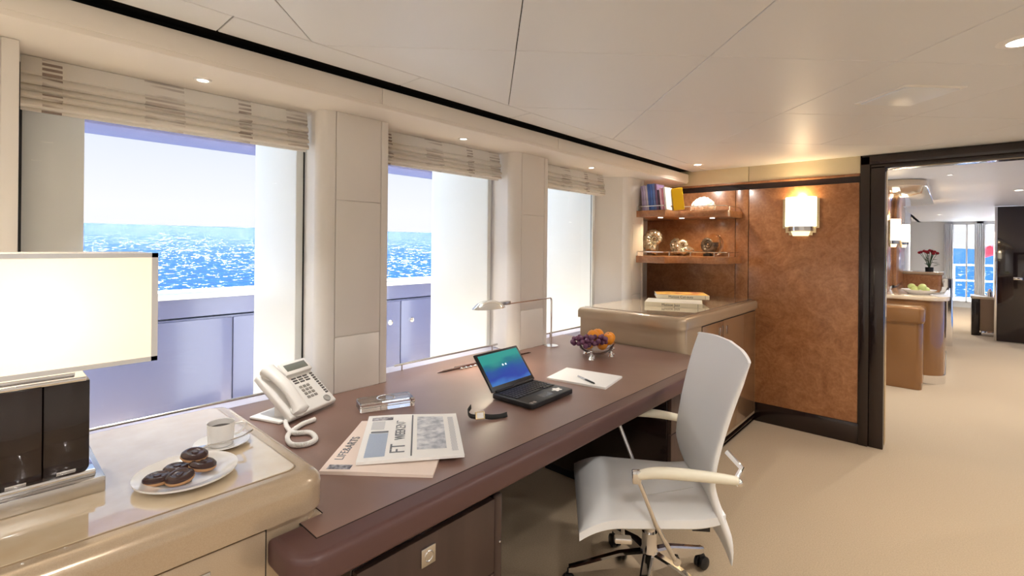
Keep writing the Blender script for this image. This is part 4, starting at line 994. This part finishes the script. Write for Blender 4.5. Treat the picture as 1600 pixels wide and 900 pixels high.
def spiral_shell(turns, r0, grow, tube0, flat=1.0, ribs=0, n=90, side=0):
    pts = []; rads = []
    for k in range(n + 1):
        th = turns * 2 * math.pi * k / n; rr_ = r0 * math.exp(grow * th)
        pts.append((rr_ * math.cos(th), side * (1 - k / n), rr_ * math.sin(th))); rads.append(tube0 * rr_ * (1 + (.10 * math.sin(th * ribs) if ribs else 0)))
    mb = MB().tube(pts, rads, 14); bmesh.ops.scale(mb.bm, vec=(1, flat, 1), verts=mb.bm.verts); return mb
M['silver_shell'] = mat('silvered_shell', (.78, .74, .64), .16, metal=.8, bump=(60, .5, .004), vary=(40, (.5, .45, .35), 4, (1, 1, 1)))
M['fossil'] = mat('dark_ammonite', lin(46, 36, 34), .2, coat=.5, vary=(50, lin(90, 76, 66), 3, (1, 1, 1)))
M['coral'] = mat('white_coral', lin(250, 244, 226), .6, bump=(70, .6, .006))
def put(mb, name, m_, root, sc, rot=(0, 0, 0), dz=0):
    from mathutils import Euler
    bmesh.ops.transform(mb.bm, matrix=Euler(rot).to_matrix().to_4x4() @ Matrix.Diagonal((sc, sc, sc, 1)), verts=mb.bm.verts)
    zm = min(v_.co.z for v_ in mb.bm.verts); bmesh.ops.translate(mb.bm, vec=(0, 0, -zm + dz), verts=mb.bm.verts); return mb.build(name, m_, root, 60)
z_ = SH[1] + .001
s1 = thing('silver_shell', 'large silver nautilus shell at the left of the lower shelf', 'shell', (.20, 3.97, z_), R(10)); put(spiral_shell(2.2, .012, .17, .62, 1.1, 14), 'whorl', 'silver_shell', s1, .72, (0, R(150), 0))
s1b = thing('silver_shell', 'silver shell with swept ribs behind the large nautilus on the lower shelf', 'shell', (.315, 4.16, z_), R(-25)); put(spiral_shell(2.1, .012, .17, .62, 1.0, 10), 'whorl', 'silver_shell', s1b, .68, (0, R(40), 0))
s2 = thing('silver_shell', 'small round silver shell in the middle of the lower shelf', 'shell', (.43, 4.03, z_), R(0)); put(spiral_shell(2.2, .012, .15, .72, 1.2, 8), 'whorl', 'silver_shell', s2, .62, (0, R(90), 0))
s3 = thing('ammonite', 'dark polished ammonite on a small stand on the lower shelf', 'fossil', (.60, 4.13, z_), R(-18))
MB().box((-.035, -.018, 0), (.035, .018, .022), .004).build('stand', 'black', s3)
put(spiral_shell(3.2, .0065, .125, .40, .8, 22, 120), 'fossil', 'fossil', s3, .92, (0, R(60), 0), .018)
MB().lathe([(0, .003), (.09, .003), (.094, 0), (.09, -.003), (0, -.003)], 40, mtx=Matrix.Translation((.022, .05, .095)) @ Matrix.Rotation(R(90), 4, 'X')).build('glass_disc', 'glass', s3, 40)
cz = SH[0] + .001
co = thing('coral', 'white branching coral cluster on the upper shelf', 'coral', (.575, 4.08, cz))
mb = MB(); mb.sphere((0, 0, .035), .05, (1.7, 1, .75), 20, 12)
for k in range(46):
    a = k * 2.399; u = (k + .5) / 46; h_ = u; rr_ = math.sqrt(1 - h_ * h_) * .085
    p_ = (rr_ * math.cos(a), rr_ * math.sin(a) * .65, .03 + .075 * h_); mb.sphere(p_, .017 + .006 * random.random(), (1, 1, 1.1), 8, 6)
mb.build('cluster', 'coral', co, 50)
# art books on the end cabinet
def art_book(p0, ang_, ln_, dp, th, z0, title, bold, label, top_m):
    q = thing('art_book', label, 'book', (p0[0], p0[1], z0), ang_, 'art books on the end cabinet')
    MB().box((0, 0, 0), (ln_, dp, .0025), .0008, 1).box((0, 0, th - .0025), (ln_, dp, th), .0008, 1).box((0, -.001, 0), (ln_, .0025, th), .0008, 1).build('cover', 'cover_cream', q)
    MB().box((.003, .003, .0025), (ln_ - .003, dp - .003, th - .0025)).build('pages', 'paper', q, 0)
    MB().box((.004, .004, th), (ln_ - .004, dp - .004, th + .0006)).build('front_print', top_m, q, 0)
    tm_ = Matrix.Translation((ln_ * .46, -.0014, th * .5)) @ Matrix.Rotation(R(90), 4, 'X')
    text_mesh('title', title, th * .85, 'ink_dark', q, tm_); MB().box((ln_ - .03, -.0016, .002), (ln_ - .028, -.001, th - .002)).build('spine_rule', 'ink_dark', q, 0)
    return q
M['cover_cream'] = mat('cream_book_cover', lin(226, 216, 190), .45)
M['print_white'] = mat('white_cover_print', lin(232, 226, 214), .3)
art_book((.505, 3.185), R(21.5), .385, .27, .030, ZEB, 'Matisse Jazz', 5, 'cream art book lying flat, lower of two on the end cabinet', 'print_white')
M['collage'] = ink_mat('collage_cover', 9, 0, lin(170, 96, 60), lin(240, 196, 90), 'noise')
art_book((.475, 3.44), R(30), .375, .27, .030, ZEB + .0315, 'Matisse Cut-outs', 3, 'art book with orange cover print on top of the pair', 'collage')

# ------------------------------------------------------------------ office chair
CX, CY_, FA = 1.22, 1.835, R(217)
ch = thing('office_chair', 'white leather office chair on chrome star base at the desk', 'chair', (CX, CY_, 0), FA)
# local: +x front, +y the sitter's left (towards the camera)
SOX, SOY, SZ = .045, .075, .50
def leg(k):
    a = R(73 + 72 * k) - FA; dx, dy = math.cos(a), math.sin(a); sdv = Vector((-dy, dx, 0))
    pr = [(.02, .125, .185, .024), (.12, .115, .168, .021), (.30, .078, .105, .016), (.325, .075, .098, .014)]
    t_ = bmesh.new(); rings = []
    for r_, z0, z1, hw_ in pr:
        c_ = Vector((dx * r_, dy * r_, 0)); rings.append([t_.verts.new(c_ + sdv * s_ * hw_ * f_ + Vector((0, 0, z))) for s_, z, f_ in ((-1, z0, 1), (1, z0, 1), (1, z1 - .006, .9), (.6, z1, .9), (-.6, z1, .9), (-1, z1 - .006, .9))])
    for i in range(3):
        for j in range(6): t_.faces.new((rings[i][j], rings[i][(j + 1) % 6], rings[i + 1][(j + 1) % 6], rings[i + 1][j]))
    t_.faces.new(rings[0][::-1]); t_.faces.new(rings[-1]); mb_ = MB(); mb_._merge(t_); lg = mb_.build('leg', 'chrome', ch, 30)
    c_ = Vector((dx * .325, dy * .325, 0)); cst = MB()
    for s_ in (-1, 1):
        mtx = Matrix.Translation(c_ + sdv * s_ * .013 + Vector((0, 0, .029))) @ Matrix.Rotation(math.atan2(sdv.y, sdv.x), 4, 'Z') @ Matrix.Rotation(R(90), 4, 'Y')
        cst.lathe([(0, -.010), (.022, -.010), (.028, -.006), (.028, .006), (.022, .010), (0, .010)], 20, mtx=mtx)
    cst.box((c_.x - .012, c_.y - .012, .03), (c_.x + .012, c_.y + .012, .066), .004); cst.tube([(c_.x, c_.y, .06), (c_.x, c_.y, .085)], .006, 8)
    cst.build('caster', 'black', lg, 40)
for k in range(5): leg(k)
MB().lathe([(0, .12), (.034, .12), (.036, .185), (.03, .20), (.03, .26), (0, .26)], 24).build('hub', 'chrome', ch)
MB().lathe([(0, .2), (.022, .2), (.022, .42), (0, .42)], 20).build('gas_column', 'chrome', ch)
MB().box((SOX - .13, SOY - .07, .385), (SOX + .12, SOY + .07, .425), .01).box((SOX - .27, SOY - .03, .35), (SOX - .10, SOY + .03, .40), .008).build('mechanism', 'black', ch)
MB().tube([(SOX + .08, SOY + .06, .395), (SOX + .10, SOY + .20, .385)], .007, 10).box((SOX + .07, SOY + .19, .376), (SOX + .13, SOY + .22, .396), .005).build('lever', 'chrome', ch)
def seat_fn(u, v, top):
    x = -.245 + .50 * u; w_ = (.215 + .05 * u) ; e = abs(2 * v - 1); y = (2 * v - 1) * w_
    drop = .045 * max(0, (u - .72) / .28) ** 2                         # waterfall front
    rise = .02 * max(0, (.25 - u) / .25) ** 2
    edge = max(e ** 6, abs(2 * u - 1) ** 8)
    z = SZ - drop + rise - .012 * (1 - e * e) * (1 - abs(2 * u - 1))
    if top: return Vector((SOX + x, SOY + y, z - .022 * edge))
    return Vector((SOX + x, SOY + y, z - .072 + .022 * edge - .01 * (1 - edge)))
t_ = bmesh.new(); NU, NV = 26, 26
gt = [[t_.verts.new(seat_fn(i / NU, j / NV, True)) for j in range(NV + 1)] for i in range(NU + 1)]; gb = [[t_.verts.new(seat_fn(i / NU, j / NV, False)) for j in range(NV + 1)] for i in range(NU + 1)]
for i in range(NU):
    for j in range(NV): t_.faces.new((gt[i][j], gt[i + 1][j], gt[i + 1][j + 1], gt[i][j + 1])); t_.faces.new((gb[i][j], gb[i][j + 1], gb[i + 1][j + 1], gb[i + 1][j]))
ed = [(i, 0) for i in range(NU)] + [(NU, j) for j in range(NV)] + [(i, NV) for i in range(NU, 0, -1)] + [(0, j) for j in range(NV, 0, -1)]
for k in range(len(ed)):
    a, b_ = ed[k], ed[(k + 1) % len(ed)]; t_.faces.new((gt[a[0]][a[1]], gb[a[0]][a[1]], gb[b_[0]][b_[1]], gt[b_[0]][b_[1]]))
mb = MB(); mb._merge(t_); st_ = mb.build('seat', 'white_leather', ch, 50)
sm = MB()
for pa, pb in (((.5, .3), (.12, .42)), ((.5, .7), (.12, .58)), ((.5, .3), (.5, .7))):
    sm.tube([seat_fn(pa[0] + (pb[0] - pa[0]) * k / 12, pa[1] + (pb[1] - pa[1]) * k / 12, True) - Vector((0, 0, .0005)) for k in range(13)], .0018, 6)
sm.build('stitching', mat('seat_stitch', lin(206, 204, 198), .6), st_)
def back_c(u, v):
    """u across -1..1, v 0 (bottom tail) ..1 (top)"""
    z = .30 + .74 * v
    w_ = .165 + .075 * math.sin(min(1, v / .5) * math.pi / 2) + .045 * max(0, (v - .5) / .5)
    x = -.295 + .085 * math.sin(min(v / .45, 1) * math.pi / 2) ** 2 - .115 * max(0, (v - .4) / .6) ** 1.4
    x += .035 * u * u * (.4 + .6 * v)                                   # wraps round the sitter
    return Vector((SOX + x, SOY + .01 + u * w_, z + .018 * (1 - u * u) * (1 if v > .9 else 0) * (v - .9) * 10))
def back_fn(a, v):
    """closed rounded section"""
    th = a * 2 * math.pi; cu_, su = math.cos(th), math.sin(th)
    u = math.copysign(abs(cu_) ** .35, cu_); c0 = back_c(u, v); t = .017 * math.copysign(abs(su) ** .7, su)
    sc = min(1, 6 * v + .25, 6 * (1 - v) + .35); return c0 + Vector((t * sc, 0, 0))
mb = MB().grid(back_fn, 48, 30, closed_u=True)
bm_ = mb.bm; bm_.verts.ensure_lookup_table()
be = [e for e in bm_.edges if e.is_boundary]; bmesh.ops.holes_fill(bm_, edges=be)
mb.build('backrest', 'white_leather', ch, 60)
MB().tube([back_c(-1 + 2 * k / 20, .985) + Vector((.0, 0, .006)) for k in range(21)], .004, 6).build('top_piping', 'white_leather', ch, 60)
for s_ in (1, -1):
    yy_ = SOY + .01 + s_ * .285
    pts = bez([(SOX + .065, yy_, .655), (SOX + .0, yy_ + s_ * .006, .672), (SOX - .12, yy_ + s_ * .004, .668), (SOX - .255, yy_ - s_ * .012, .648)], 8)
    t_ = MB(); t_.tube(pts, [.016 + .006 * math.sin(math.pi * k / (len(pts) - 1)) for k in range(len(pts))], 12); bmesh.ops.scale(t_.bm, vec=(1, 1.0, .85), space=Matrix.Translation((0, 0, -.66)), verts=t_.bm.verts)
    ar = t_.build('armrest', 'cream_arm', ch, 60)
    st2 = MB().tube([(SOX + .072, yy_, .655), (SOX + .06, yy_, .63), (SOX + .0, yy_ - s_ * .03, .48), (SOX - .075, yy_ - s_ * .10, .33), (SOX - .09, yy_ - s_ * .115, .31)], .0085, 10)
    st2.box((SOX + .055, yy_ - .012, .63), (SOX + .085, yy_ + .012, .672), .004).lathe([(0, -.012), (.014, -.012), (.014, .012), (0, .012)], 16, mtx=Matrix.Translation((SOX - .09, yy_ - s_ * .115, .31)) @ Matrix.Rotation(R(90), 4, 'X'))
    st2.build('arm_strut', 'chrome', ch, 40)
    MB().tube([(SOX - .25, yy_ - s_ * .012, .648), (SOX - .285, yy_ - s_ * .05, .675), (SOX - .255, SOY + s_ * .19, .705)], .009, 10).sphere((SOX - .262, yy_ - s_ * .012, .644), .013, u=12, v=8).build('arm_bracket', 'chrome', ch, 40)
MB().box((SOX - .20, SOY + .185, .424), (SOX - .14, SOY + .193, .450)).build('maker_tag', 'black', st_, 0)
